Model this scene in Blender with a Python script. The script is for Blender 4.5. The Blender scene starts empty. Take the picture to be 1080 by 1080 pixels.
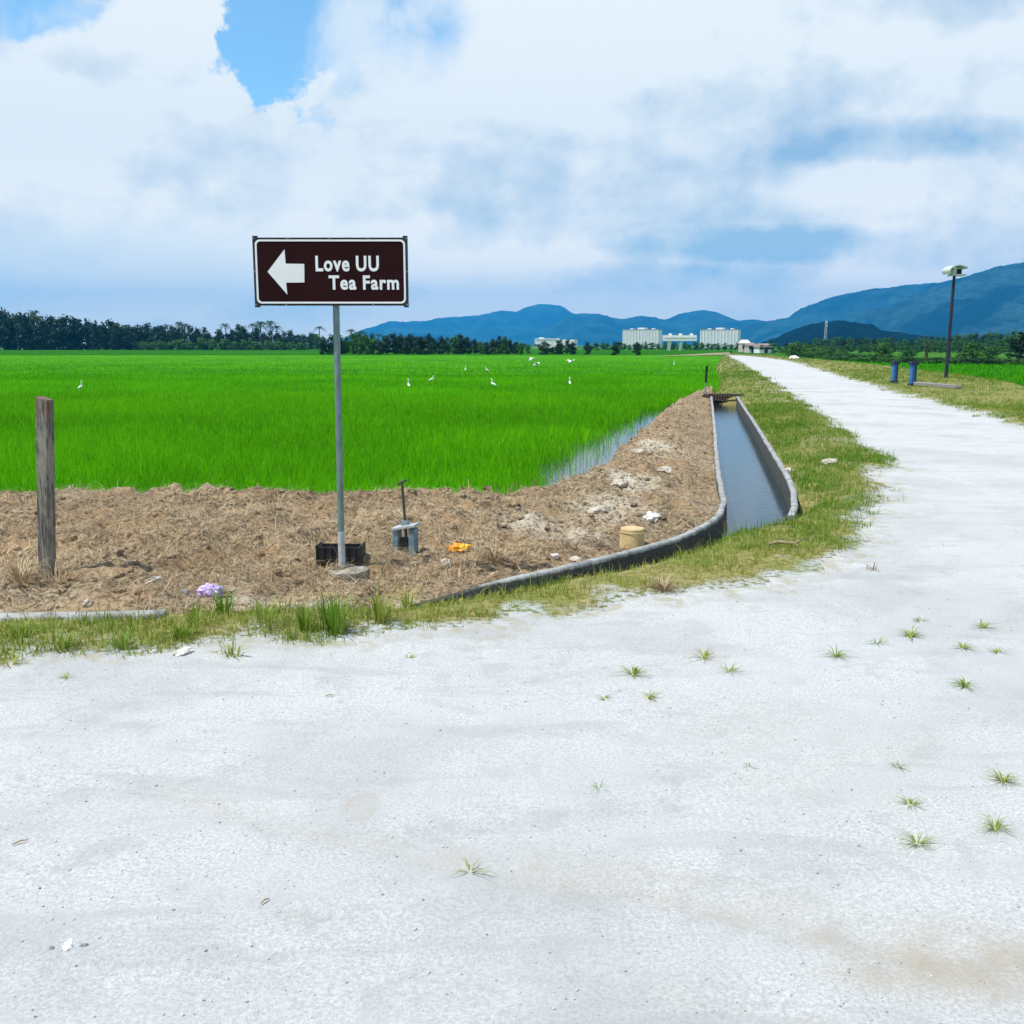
import bpy, bmesh, math, random
import numpy as np
from mathutils import Vector, Matrix, Euler, noise as mnoise

rng = np.random.default_rng(11)
random.seed(11)
sc = bpy.context.scene
col = sc.collection
R = math.radians

# ------------------------------------------------------------------ camera
H, F, HZ = 1.55, 1050.0, 364.0          # eye height, focal length in photo pixels, horizon row
pitch = math.atan((540 - HZ) / F)
cp, sp = math.cos(pitch), math.sin(pitch)

def ray(u, v):
    dx, dy = (u - 540) / F, (540 - v) / F
    return (dx, cp + dy * sp, -sp + dy * cp)

def G(u, v, z=0.0):                      # photo pixel -> point of the level z
    r = ray(u, v); t = (z - H) / r[2]
    return (r[0] * t, r[1] * t)

def PY(u, v, y):                         # photo pixel -> (x, z) on the vertical plane at distance y
    r = ray(u, v); t = y / r[1]
    return (r[0] * t, H + r[2] * t)

cam = bpy.data.cameras.new('camera')
cam.sensor_width = 36; cam.lens = F / 1080 * 36
cam.clip_start = 0.05; cam.clip_end = 60000
co = bpy.data.objects.new('camera', cam); col.objects.link(co)
co.location = (0, 0, H); co.rotation_euler = (math.pi / 2 - pitch, 0, 0)
sc.camera = co

# ------------------------------------------------------------------ tagging
def tag(o, label, cat, group=None, kind=None):
    o['label'] = label; o['category'] = cat
    if group: o['group'] = group
    if kind: o['kind'] = kind
    return o

def thing(name, label, cat, loc=(0, 0, 0), rz=0, group=None):
    o = bpy.data.objects.new(name, None); col.objects.link(o)
    o.empty_display_size = 0.1
    o.location = loc; o.rotation_euler = (0, 0, rz)
    return tag(o, label, cat, group)

def struct(o):
    o['kind'] = 'structure'; return o

def copy_thing(root, loc, rz=0, scale=None, label=None, group=None):
    r = root.copy(); col.objects.link(r)
    r.location = loc; r.rotation_euler = (0, 0, rz)
    if scale is not None: r.scale = scale if hasattr(scale, '__len__') else (scale,) * 3
    if label: r['label'] = label
    if group: r['group'] = group
    for ch in list(root.children):
        c = ch.copy(); col.objects.link(c); c.parent = r
        for g in list(ch.children):
            d = g.copy(); col.objects.link(d); d.parent = c
    return r

# ------------------------------------------------------------------ mesh helpers
def np_mesh(name, verts, tris, mat, attrs=None, smooth=False, parent=None):
    verts = np.ascontiguousarray(verts, dtype=np.float32).reshape(-1, 3)
    tris = np.ascontiguousarray(tris, dtype=np.int32)
    k = tris.shape[1]
    me = bpy.data.meshes.new(name)
    me.vertices.add(len(verts)); me.vertices.foreach_set('co', verts.ravel())
    me.loops.add(tris.size); me.loops.foreach_set('vertex_index', tris.ravel())
    me.polygons.add(len(tris))
    me.polygons.foreach_set('loop_start', np.arange(0, tris.size, k, dtype=np.int32))
    if smooth: me.polygons.foreach_set('use_smooth', np.ones(len(tris), dtype=bool))
    for an, av in (attrs or {}).items():
        a = me.attributes.new(an, 'FLOAT', 'POINT')
        a.data.foreach_set('value', np.ascontiguousarray(av, dtype=np.float32).ravel())
    me.update(calc_edges=True); me.validate()
    me.materials.append(mat)
    o = bpy.data.objects.new(name, me); col.objects.link(o)
    if parent: o.parent = parent
    return o

class MB:
    def __init__(s): s.v = []; s.f = []; s.m = []; s.cur = 0
    def add(s, vs, fs):
        b = len(s.v); s.v += [tuple(x) for x in vs]
        for f in fs: s.f.append([b + i for i in f]); s.m.append(s.cur)
    def box(s, c, size, rz=0, rx=0, ry=0, taper=1.0):
        M = Euler((rx, ry, rz)).to_matrix(); hx, hy, hz = (d / 2 for d in size)
        vs = []
        for sz in (-1, 1):
            t = taper if sz > 0 else 1
            for a, b in ((-1, -1), (1, -1), (1, 1), (-1, 1)):
                vs.append(Vector(c) + M @ Vector((a * hx * t, b * hy * t, sz * hz)))
        s.add(vs, [(3, 2, 1, 0), (4, 5, 6, 7), (0, 1, 5, 4), (1, 2, 6, 5), (2, 3, 7, 6), (3, 0, 4, 7)])
    def tube(s, pts, rad, n=8, caps=True, flat=1.0):
        pts = [Vector(p) for p in pts]
        if not hasattr(rad, '__len__'): rad = [rad] * len(pts)
        vs = []; up0 = None
        for i, p in enumerate(pts):
            d = (pts[min(i + 1, len(pts) - 1)] - pts[max(i - 1, 0)]).normalized()
            if up0 is None:
                up0 = Vector((0, 0, 1)) if abs(d.z) < .9 else Vector((1, 0, 0))
            a = d.cross(up0).normalized(); b = a.cross(d).normalized(); up0 = b
            for k in range(n):
                t = 2 * math.pi * k / n
                vs.append(p + a * (math.cos(t) * rad[i] * flat) + b * (math.sin(t) * rad[i]))
        fs = []
        for i in range(len(pts) - 1):
            for k in range(n):
                k2 = (k + 1) % n
                fs.append((i * n + k, i * n + k2, (i + 1) * n + k2, (i + 1) * n + k))
        if caps:
            fs.append(tuple(reversed(range(n)))); fs.append(tuple(range((len(pts) - 1) * n, len(pts) * n)))
        s.add(vs, fs)
    def lathe(s, prof, c=(0, 0, 0), n=24, caps=True):
        vs = []
        for r, z in prof:
            for k in range(n):
                t = 2 * math.pi * k / n; vs.append((c[0] + r * math.cos(t), c[1] + r * math.sin(t), c[2] + z))
        fs = []
        for i in range(len(prof) - 1):
            for k in range(n):
                k2 = (k + 1) % n; fs.append((i * n + k, i * n + k2, (i + 1) * n + k2, (i + 1) * n + k))
        if caps:
            fs.append(tuple(reversed(range(n)))); fs.append(tuple(range((len(prof) - 1) * n, len(prof) * n)))
        s.add(vs, fs)
    def prism(s, poly, y0, y1):          # polygon in x,z pulled from y0 to y1
        n = len(poly)
        vs = [(x, y0, z) for x, z in poly] + [(x, y1, z) for x, z in poly]
        fs = [tuple(range(n)), tuple(reversed(range(n, 2 * n)))]
        fs += [((i + 1) % n, i, i + n, (i + 1) % n + n) for i in range(n)]
        s.add(vs, fs)
    def build(s, name, mats, parent=None, bevel=0, smooth=False, jitter=0, cuts=0):
        me = bpy.data.meshes.new(name); me.from_pydata(s.v, [], s.f)
        mats = mats if isinstance(mats, (list, tuple)) else [mats]
        for m in mats: me.materials.append(m)
        for p, i in zip(me.polygons, s.m): p.material_index = i; p.use_smooth = smooth
        bm = bmesh.new(); bm.from_mesh(me)
        bmesh.ops.recalc_face_normals(bm, faces=bm.faces)
        if cuts: bmesh.ops.subdivide_edges(bm, edges=[e for e in bm.edges if e.calc_length() > .05], cuts=cuts, use_grid_fill=True)
        if bevel: bmesh.ops.bevel(bm, geom=[e for e in bm.edges if len(e.link_faces) == 2 and e.calc_face_angle() > .5], offset=bevel, segments=2, affect='EDGES', profile=.6)
        if jitter:
            for v in bm.verts:
                v.co += mnoise.noise_vector(v.co * 9) * jitter + mnoise.noise_vector(v.co * 31) * jitter * .4
        bm.to_mesh(me); bm.free()
        o = bpy.data.objects.new(name, me); col.objects.link(o)
        if parent: o.parent = parent
        return o

# ------------------------------------------------------------------ numpy noise
def vnoise(x, y, seed=0):
    x = np.asarray(x, float); y = np.asarray(y, float)
    xi = np.floor(x).astype(np.int64); yi = np.floor(y).astype(np.int64)
    xf = x - xi; yf = y - yi
    def h(a, b):
        n = (a * 374761393 + b * 668265263 + seed * 974634777) & 0xffffffff
        n = ((n ^ (n >> 13)) * 1274126177) & 0xffffffff
        return ((n ^ (n >> 16)) & 0xffff) / 65535.0
    u = xf * xf * (3 - 2 * xf); v = yf * yf * (3 - 2 * yf)
    a = h(xi, yi) * (1 - u) + h(xi + 1, yi) * u
    b = h(xi, yi + 1) * (1 - u) + h(xi + 1, yi + 1) * u
    return (a * (1 - v) + b * v) * 2 - 1

def fbm(x, y, s=1.0, o=4, seed=0, g=.5):
    t = 0; a = 1; n = 0
    for i in range(o):
        t = t + a * vnoise(x * s + 17.3 * i, y * s - 9.1 * i, seed + i); n += a; a *= g; s *= 2.03
    return t / n

def sstep(a, b, x):
    t = np.clip((x - a) / (b - a), 0, 1); return t * t * (3 - 2 * t)

def dline(X, Y, pl):                     # distance to an open polyline
    d = np.full(X.shape, 1e9)
    for (ax, ay), (bx, by) in zip(pl[:-1], pl[1:]):
        ex, ey = bx - ax, by - ay
        t = np.clip(((X - ax) * ex + (Y - ay) * ey) / (ex * ex + ey * ey + 1e-12), 0, 1)
        d = np.minimum(d, (X - ax - t * ex) ** 2 + (Y - ay - t * ey) ** 2)
    return np.sqrt(d)

def inside(X, Y, pg):
    c = np.zeros(X.shape, bool)
    n = len(pg)
    for i in range(n):
        ax, ay = pg[i]; bx, by = pg[(i + 1) % n]
        if ay == by: continue
        m = ((ay > Y) != (by > Y)) & (X < (bx - ax) * (Y - ay) / (by - ay) + ax)
        c ^= m
    return c

def sdf(X, Y, pg):
    d = dline(X, Y, list(pg) + [pg[0]])
    return np.where(inside(X, Y, pg), d, -d)

def smooth_line(pl, n=3):
    for _ in range(n):
        q = [pl[0]]
        for a, b in zip(pl[:-1], pl[1:]):
            q += [(a[0] * .75 + b[0] * .25, a[1] * .75 + b[1] * .25), (a[0] * .25 + b[0] * .75, a[1] * .25 + b[1] * .75)]
        q.append(pl[-1]); pl = q
    return pl

def blades(P, tip, side, mid=.55, sag=.25):
    """P base (N,3), tip offset (N,3), side half width (N,3): 5 verts / 3 tris each, bent"""
    N = len(P); up = np.linalg.norm(tip, axis=1, keepdims=True)
    m = P + tip * mid * np.array([.55, .55, 1.0]); m[:, 2:] += up * sag * .3
    V = np.stack([P - side, P + side, m - side * .8, m + side * .8, P + tip], 1)
    b = np.arange(N)[:, None] * 5
    T = np.concatenate([b + [0, 1, 3], b + [0, 3, 2], b + [2, 3, 4]], 1).reshape(-1, 3)
    return V.reshape(-1, 3), T
# ------------------------------------------------------------------ materials
class NT:
    def __init__(s, nt): s.t = nt
    def n(s, typ, **kw):
        d = s.t.nodes.new(typ)
        for k, v in kw.items(): setattr(d, k, v)
        return d
    def put(s, sock, v):
        if isinstance(v, bpy.types.NodeSocket): s.t.links.new(v, sock)
        else:
            if hasattr(v, '__len__') and len(v) == 3 and sock.type == 'RGBA': v = (*v, 1)
            sock.default_value = v
    def math(s, op, a, b=None, c=None, clamp=False):
        d = s.n('ShaderNodeMath', operation=op, use_clamp=clamp)
        for i, v in enumerate((a, b, c)):
            if v is not None: s.put(d.inputs[i], v)
        return d.outputs[0]
    def vec(s, op, a, b=None):
        d = s.n('ShaderNodeVectorMath', operation=op); s.put(d.inputs[0], a)
        if b is not None: s.put(d.inputs[1], b)
        return d.outputs['Value'] if op in ('LENGTH', 'DOT_PRODUCT', 'DISTANCE') else d.outputs[0]
    def noise(s, vec, scale, detail=4, rough=.55, dist=0, out=0):
        d = s.n('ShaderNodeTexNoise')
        if vec is not None: s.put(d.inputs['Vector'], vec)
        s.put(d.inputs['Scale'], scale); s.put(d.inputs['Detail'], detail)
        s.put(d.inputs['Roughness'], rough); s.put(d.inputs['Distortion'], dist)
        return d.outputs[out]
    def mapr(s, v, a, b, c=0.0, d=1.0, smooth=True):
        m = s.n('ShaderNodeMapRange', interpolation_type='SMOOTHSTEP' if smooth else 'LINEAR')
        for i, x in enumerate((v, a, b, c, d)): s.put(m.inputs[i], x)
        return m.outputs[0]
    def mix(s, f, a, b, blend='MIX'):
        m = s.n('ShaderNodeMix', data_type='RGBA', blend_type=blend)
        s.put(m.inputs[0], f); s.put(m.inputs[6], a); s.put(m.inputs[7], b)
        return m.outputs[2]
    def pos(s): return s.n('ShaderNodeNewGeometry').outputs['Position']
    def obj(s): return s.n('ShaderNodeTexCoord').outputs['Object']
    def attr(s, name): return s.n('ShaderNodeAttribute', attribute_name=name).outputs['Fac']
    def bump(s, h, strength=.5, dist=.02):
        b = s.n('ShaderNodeBump'); s.put(b.inputs['Strength'], strength); s.put(b.inputs['Distance'], dist)
        s.put(b.inputs['Height'], h); return b.outputs[0]

def new_mat(name):
    m = bpy.data.materials.new(name); m.use_nodes = True
    nt = NT(m.node_tree); b = m.node_tree.nodes['Principled BSDF']
    b.inputs['Specular IOR Level'].default_value = .3
    return m, nt, b

def simple(name, c1, c2=None, scale=8, rough=.7, metal=0, bump=0, bscale=None, spec=.3, lo=.35, hi=.65, stretch=None):
    m, nt, b = new_mat(name)
    b.inputs['Roughness'].default_value = rough; b.inputs['Metallic'].default_value = metal
    b.inputs['Specular IOR Level'].default_value = spec
    p = nt.obj()
    if stretch: p = nt.vec('MULTIPLY', p, stretch)
    n = nt.noise(p, scale, 6, .6)
    nt.put(b.inputs['Base Color'], nt.mix(nt.mapr(n, lo, hi), c1, c2 or tuple(x * .7 for x in c1)))
    if bump:
        nt.put(b.inputs['Normal'], nt.bump(nt.noise(p, bscale or scale * 3, 6, .65), bump, .01))
    return m

def leafy(name, c_dark, c_light, transl=.25, attr='tint', rough=.55, spec=.25):
    """two-sided blade / leaf: colour between two greens by the leaf's own tint"""
    m, nt, b = new_mat(name)
    t = nt.attr(attr)
    c = nt.mix(t, c_dark, c_light)
    nt.put(b.inputs['Base Color'], c)
    b.inputs['Roughness'].default_value = rough; b.inputs['Specular IOR Level'].default_value = spec
    tr = nt.n('ShaderNodeBsdfTranslucent'); nt.put(tr.inputs['Color'], c)
    mx = nt.n('ShaderNodeMixShader'); mx.inputs[0].default_value = transl
    out = m.node_tree.nodes['Material Output']
    m.node_tree.links.new(b.outputs[0], mx.inputs[1]); m.node_tree.links.new(tr.outputs[0], mx.inputs[2])
    m.node_tree.links.new(mx.outputs[0], out.inputs[0])
    return m

M = {}
# white crushed-limestone road
m, nt, b = new_mat('limestone_gravel'); M['road'] = m
p = nt.pos()
fine = nt.noise(p, 80, 6, .85); grain = nt.noise(p, 130, 3, .8); patch = nt.noise(p, .55, 5, .6, .4); mid = nt.noise(p, 4.5, 5, .65, .6)
streak = nt.noise(nt.vec('MULTIPLY', p, (1.3, 5, 1)), .8, 5, .6, .8)
c = nt.mix(nt.mapr(fine, .36, .64), (.40, .408, .408), (.665, .667, .658))
gv = nt.mapr(nt.noise(p, 1.1, 4, .6, .5), .40, .62, .12, .75)
c = nt.mix(nt.math('MULTIPLY', nt.mapr(grain, .60, .68), gv), c, (.17, .175, .175))
c = nt.mix(nt.math('MULTIPLY', nt.mapr(patch, .45, .64), .5), c, (.36, .37, .37))
c = nt.mix(nt.math('MULTIPLY', nt.mapr(streak, .50, .66), .45), c, (.38, .385, .38))
c = nt.mix(nt.math('MULTIPLY', nt.mapr(mid, .53, .66), .38), c, (.36, .36, .35))
c = nt.mix(nt.math('MULTIPLY', nt.attr('worn'), nt.mapr(mid, .35, .6, .5, 1)), c, (.50, .515, .52))
dirt = nt.math('MULTIPLY', nt.attr('dirt'), nt.mapr(nt.noise(p, 7, 6, .7), .3, .62, .35, 1.0))
c = nt.mix(dirt, c, (.40, .355, .28))
edge = nt.math('MULTIPLY', nt.attr('edge'), nt.mapr(nt.noise(p, 9, 5, .7), .42, .60))
c = nt.mix(edge, c, (.36, .33, .22))
nt.put(b.inputs['Base Color'], c); b.inputs['Roughness'].default_value = .92
hgt = nt.math('ADD', nt.math('MULTIPLY', fine, 1.0), nt.math('ADD', nt.math('MULTIPLY', grain, .5), nt.math('MULTIPLY', mid, .8)))
nt.put(b.inputs['Normal'], nt.bump(hgt, .55, .012))

# dug earth with dead straw
m, nt, b = new_mat('dug_earth'); M['earth'] = m
p = nt.pos()
a1 = nt.noise(p, 2.2, 6, .65, .5); a2 = nt.noise(p, 24, 6, .72, .4); a3 = nt.noise(p, 90, 4, .7)
c = nt.mix(nt.mapr(a2, .34, .66), (.055, .036, .020), (.52, .39, .235))
c = nt.mix(nt.math('MULTIPLY', nt.mapr(a1, .45, .66), .55), c, (.44, .275, .14))
c = nt.mix(nt.math('MULTIPLY', nt.mapr(nt.noise(p, 3.4, 5, .65, .8), .52, .66), .62), c, (.10, .066, .038))
c = nt.mix(nt.math('MULTIPLY', nt.attr('pale'), nt.mapr(a2, .38, .55)), c, (.66, .60, .48))
c = nt.mix(nt.math('MULTIPLY', nt.mapr(a3, .60, .7), .5), c, (.12, .085, .05))
nt.put(b.inputs['Base Color'], c); b.inputs['Roughness'].default_value = .95
nt.put(b.inputs['Normal'], nt.bump(nt.math('ADD', a2, nt.math('MULTIPLY', a3, .35)), .9, .03))

# verge soil
m, nt, b = new_mat('verge_soil'); M['verge'] = m
p = nt.pos()
a1 = nt.noise(p, 1.6, 5, .6, .4); a2 = nt.noise(p, 18, 6, .7); a3 = nt.noise(p, 95, 5, .75)
c = nt.mix(nt.mapr(a2, .36, .64), (.15, .14, .035), (.36, .31, .12))
c = nt.mix(nt.math('MULTIPLY', nt.mapr(a1, .42, .62), .5), c, (.13, .20, .022))
grv = nt.mix(nt.mapr(a3, .38, .62), (.38, .41, .44), (.55, .58, .60))
c = nt.mix(nt.math('MULTIPLY', nt.attr('gravel'), nt.mapr(a2, .40, .56)), c, grv)
nt.put(b.inputs['Base Color'], c); b.inputs['Roughness'].default_value = .95
nt.put(b.inputs['Normal'], nt.bump(a2, .8, .03))

M['rice'] = leafy('rice_leaf', (.030, .240, .001), (.230, .720, .004), .42, rough=.7, spec=.06)
M['grass'] = leafy('verge_grass', (.105, .245, .010), (.46, .42, .10), .28)
M['straw'] = leafy('dead_straw', (.22, .145, .075), (.68, .55, .35), .1, rough=.8)
M['leaf_dark'] = leafy('tree_leaf_dark', (.004, .020, .012), (.016, .056, .018), .15)
M['leaf_mid'] = leafy('tree_leaf_mid', (.014, .066, .010), (.070, .205, .018), .2)
M['leaf_light'] = leafy('tree_leaf_light', (.020, .085, .012), (.085, .220, .020), .25)
M['palm'] = leafy('palm_leaf', (.008, .035, .015), (.035, .10, .02), .15)
M['bark'] = simple('bark', (.10, .075, .05), (.05, .04, .03), 3, .9)
M['concrete'] = simple('canal_concrete', (.50, .51, .51), (.30, .31, .30), 7, .9, bump=.5, bscale=40)
M['kerb'] = simple('kerb_concrete', (.40, .40, .39), (.22, .21, .19), 9, .9, bump=.5, bscale=40)
M['black'] = simple('black_plastic', (.012, .012, .014), (.03, .03, .03), 12, .5, bump=.2)
M['rust'] = simple('dark_rusty_steel', (.035, .028, .025), (.08, .05, .035), 30, .8, bump=.4)
M['galv'] = simple('galvanised_steel', (.20, .29, .29), (.13, .20, .205), 22, .5, metal=.25, bump=.05, stretch=(1, 1, .3))
M['cement'] = simple('cement', (.40, .37, .32), (.24, .20, .155), 18, .95, bump=.6, bscale=60)
M['sign_face'] = simple('sign_brown_face', (.021, .0045, .0055), (.026, .0065, .0075), 3, .6, spec=.08)
M['sign_edge'] = simple('sign_frame_dark', (.018, .021, .026), (.03, .034, .04), 9, .5)
M['white'] = simple('sign_white', (.88, .88, .88), (.84, .84, .84), 6, .5)
M['bolt'] = simple('bolt_steel', (.45, .46, .47), None, 30, .4, metal=.6)
M['blue'] = simple('blue_paint', (.030, .125, .36), (.05, .17, .40), 6, .6, bump=.1)
M['blue_dark'] = simple('dark_blue_paint', (.018, .025, .06), (.03, .04, .09), 8, .6)
M['bluegrey'] = simple('worn_bluegrey_concrete', (.13, .21, .26), (.26, .33, .36), 14, .85, bump=.5, bscale=50)
M['slab'] = simple('pale_slab', (.50, .53, .55), (.36, .38, .40), 20, .8, bump=.4)
M['iron'] = simple('green_grey_iron', (.055, .075, .065), (.10, .10, .075), 25, .6, metal=.3, bump=.2)
M['beige'] = simple('beige_pail', (.62, .48, .24), (.52, .38, .18), 9, .7, bump=.25, bscale=25)
M['stone'] = simple('pale_stone', (.56, .51, .43), (.36, .31, .24), 14, .9, bump=.7, bscale=30)
M['greystone'] = simple('grey_stone', (.20, .19, .18), (.34, .32, .30), 20, .9, bump=.6)
M['plaster'] = simple('old_plaster', (.70, .69, .66), (.50, .47, .42), 14, .9, bump=.7, bscale=30)
M['track'] = simple('tan_earth', (.30, .24, .15), (.22, .2, .1), .3, .95)
M['purple'] = simple('purple_plastic', (.40, .25, .62), (.66, .55, .80), 30, .35, spec=.5)
M['orange'] = simple('orange_plastic', (.80, .22, .01), (.95, .55, .02), 16, .35, spec=.5)
M['stick'] = simple('dry_wood', (.42, .33, .22), (.25, .19, .12), 12, .9, stretch=(1, 1, .2))
M['egret'] = simple('white_feather', (.85, .86, .87), (.78, .79, .8), 9, .8)
M['beak'] = simple('yellow_beak', (.55, .38, .06), None, 9, .5)
M['leg'] = simple('dark_leg', (.03, .03, .025), None, 9, .6)
M['tower_white'] = simple('white_render', (.88, .88, .87), (.84, .84, .83), .06, .8)
M['tower_grey'] = simple('grey_window_band', (.70, .71, .73), (.74, .75, .77), .2, .6)
M['roof_grey'] = simple('grey_roof', (.34, .37, .42), None, .5, .7)
M['roof_tile'] = simple('brown_tile_roof', (.30, .24, .21), (.24, .19, .17), 2, .8)
M['cream'] = simple('cream_render', (.60, .55, .48), None, 1, .8)
M['glass'] = simple('dark_glass', (.03, .04, .05), None, 1, .2)
M['box_white'] = simple('owl_box_white', (.62, .70, .68), (.45, .54, .52), 5, .7)
M['box_dark'] = simple('owl_box_hole', (.01, .012, .02), None, 5, .8)
M['pole_dark'] = simple('dark_blue_pole', (.020, .022, .055), (.035, .03, .05), 3, .6)
M['mast'] = simple('mast_steel', (.55, .50, .52), (.6, .6, .62), 1, .6)

# old timber post
m, nt, b = new_mat('weathered_timber'); M['timber'] = m
p = nt.obj()
g = nt.noise(nt.vec('MULTIPLY', p, (1, 1, .06)), 70, 6, .7, .5)
blot = nt.noise(nt.vec('MULTIPLY', p, (1, 1, .35)), 9, 5, .65)
c = nt.mix(nt.mapr(g, .38, .62), (.055, .055, .050), (.27, .25, .21))
c = nt.mix(nt.math('MULTIPLY', nt.mapr(blot, .48, .60), .75), c, (.33, .30, .25))
zz = nt.n('ShaderNodeSeparateXYZ'); nt.put(zz.inputs[0], p)
red = nt.math('MULTIPLY', nt.mapr(zz.outputs[2], .98, 1.18), nt.mapr(blot, .40, .5))
c = nt.mix(nt.math('MULTIPLY', red, .55), c, (.24, .10, .065))
nt.put(b.inputs['Base Color'], c); b.inputs['Roughness'].default_value = .9
nt.put(b.inputs['Normal'], nt.bump(g, .7, .01))

# canal concrete with block joints
m, nt, b = new_mat('canal_block_wall'); M['wall'] = m
p = nt.pos(); run = nt.attr('run')
n1 = nt.noise(p, 9, 6, .65); n2 = nt.noise(p, 60, 5, .7)
c = nt.mix(nt.mapr(n1, .36, .64), (.22, .23, .23), (.42, .43, .43))
c = nt.mix(nt.math('MULTIPLY', nt.mapr(n2, .55, .68), .45), c, (.22, .22, .21))
j = nt.math('ABSOLUTE', nt.math('SUBTRACT', nt.math('FRACT', nt.math('DIVIDE', run, .42)), .5))
jn = nt.mapr(j, .475, .495)
c = nt.mix(nt.math('MULTIPLY', jn, .7), c, (.17, .17, .165))
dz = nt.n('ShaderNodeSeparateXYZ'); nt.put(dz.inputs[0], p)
wet_shade = nt.math('MULTIPLY', nt.mapr(nt.math('ADD', dz.outputs[2], nt.math('MULTIPLY', n1, .04)), .030, .012), .93)   # damp plus painted-in shade: faces dark right below the top edge
c = nt.mix(wet_shade, c, nt.mix(nt.mapr(n2, .4, .62), (.013, .015, .014), (.062, .066, .062)))
nt.put(b.inputs['Base Color'], c); b.inputs['Roughness'].default_value = .85
nt.put(b.inputs['Normal'], nt.bump(nt.math('SUBTRACT', n2, nt.math('MULTIPLY', jn, .8)), .6, .01))

# waters
def water_mat(name, murk, rscale, strength, stretch):
    m, nt, b = new_mat(name)
    b.inputs['Base Color'].default_value = (*murk, 1)
    b.inputs['Roughness'].default_value = .06; b.inputs['IOR'].default_value = 1.33
    b.inputs['Specular IOR Level'].default_value = .5
    p = nt.vec('MULTIPLY', nt.pos(), stretch)
    nt.put(b.inputs['Normal'], nt.bump(nt.noise(p, rscale, 4, .55, .4), strength, .02))
    return m
M['canal_water'] = water_mat('canal_water', (.018, .036, .044), 5, .14, (1, 2.2, 1))
M['paddy_water'] = water_mat('paddy_water', (.06, .075, .06), 4, .05, (1, 1, 1))

# broad ground
m, nt, b = new_mat('farmland'); M['ground'] = m
p = nt.pos()
a = nt.noise(p, .01, 5, .6); a2 = nt.noise(p, .3, 5, .7)
c = nt.mix(nt.mapr(a, .4, .6), (.03, .14, .012), (.07, .20, .02)); c = nt.mix(nt.mapr(a2, .4, .7), c, (.05, .12, .02))
nt.put(b.inputs['Base Color'], c); b.inputs['Roughness'].default_value = 1; b.inputs['Specular IOR Level'].default_value = 0
m, nt, b = new_mat('older_crop'); M['far_field'] = m
p = nt.pos(); a = nt.noise(nt.vec('MULTIPLY', p, (.1, 1, 1)), .12, 5, .6); a2 = nt.noise(p, 1.2, 5, .7)
c = nt.mix(nt.mapr(a, .38, .62), (.018, .115, .006), (.040, .170, .010)); c = nt.mix(nt.math('MULTIPLY', nt.mapr(a2, .4, .7), .5), c, (.015, .08, .006))
nt.put(b.inputs['Base Color'], c); b.inputs['Roughness'].default_value = 1; b.inputs['Specular IOR Level'].default_value = 0

# forested mountains
def hill_mat(name, c1, c2, s):
    m, nt, b = new_mat(name); p = nt.pos()
    a = nt.noise(p, s, 6, .65); a2 = nt.noise(p, s * 9, 4, .7)
    c = nt.mix(nt.mapr(a, .4, .62), c1, c2); c = nt.mix(nt.math('MULTIPLY', nt.mapr(a2, .45, .6), .5), c, tuple(x * .45 for x in c1))
    nt.put(b.inputs['Base Color'], c); b.inputs['Roughness'].default_value = 1; b.inputs['Specular IOR Level'].default_value = 0
    nt.put(b.inputs['Normal'], nt.bump(a2, .6, 25)); return m
M['hill'] = hill_mat('forest_slope', (.003, .010, .014), (.034, .070, .066), .0035)  # wide tone range also paints in the shading of the folds
M['hill_near'] = hill_mat('near_forest_slope', (.002, .006, .009), (.006, .014, .016), .02)
# ------------------------------------------------------------------ sky and sun
SUN_EL, SUN_DIR = R(65), (-1.0, -0.36)            # high, from the left
saz = math.atan2(SUN_DIR[1], SUN_DIR[0])
sdir = Vector((math.cos(saz) * math.cos(SUN_EL), math.sin(saz) * math.cos(SUN_EL), math.sin(SUN_EL)))
sl = bpy.data.lights.new('sun', 'SUN'); sl.energy = 5.0; sl.angle = R(.53); sl.color = (1, .965, .90)
so = bpy.data.objects.new('sun', sl); col.objects.link(so)
so.rotation_euler = (-sdir).to_track_quat('-Z', 'Y').to_euler(); so.location = (-30, -5, 60)

w = bpy.data.worlds.new('World'); sc.world = w; w.use_nodes = True
nt = NT(w.node_tree); bg = w.node_tree.nodes['Background']
sky = nt.n('ShaderNodeTexSky', sky_type='NISHITA'); sky.sun_disc = False
sky.sun_elevation = SUN_EL; sky.sun_rotation = math.pi / 2 - saz; sky.air_density = 1.0; sky.dust_density = .6; sky.ozone_density = 2.0
d = nt.n('ShaderNodeTexCoord').outputs['Generated']
sep = nt.n('ShaderNodeSeparateXYZ'); nt.put(sep.inputs[0], d); dz = sep.outputs[2]
ds = nt.vec('MULTIPLY', d, (1, 1, 2.0))
nA = nt.noise(ds, 3.2, 5, .46, .25)                                 # cloud masses
nB = nt.noise(nt.vec('ADD', nt.vec('MULTIPLY', d, (1, 1, 1.15)), (3.1, 1.7, .4)), 14.0, 10, .60, .0)  # billows
nC = nt.noise(nt.vec('MULTIPLY', d, (1, 1, 2.6)), 5.0, 6, .48, .3)    # layered banks
bil = nt.math('ADD', nt.math('MULTIPLY', nt.math('SUBTRACT', nA, .5), .9), nt.math('MULTIPLY', nt.math('SUBTRACT', nB, .5), 1.1))

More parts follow.
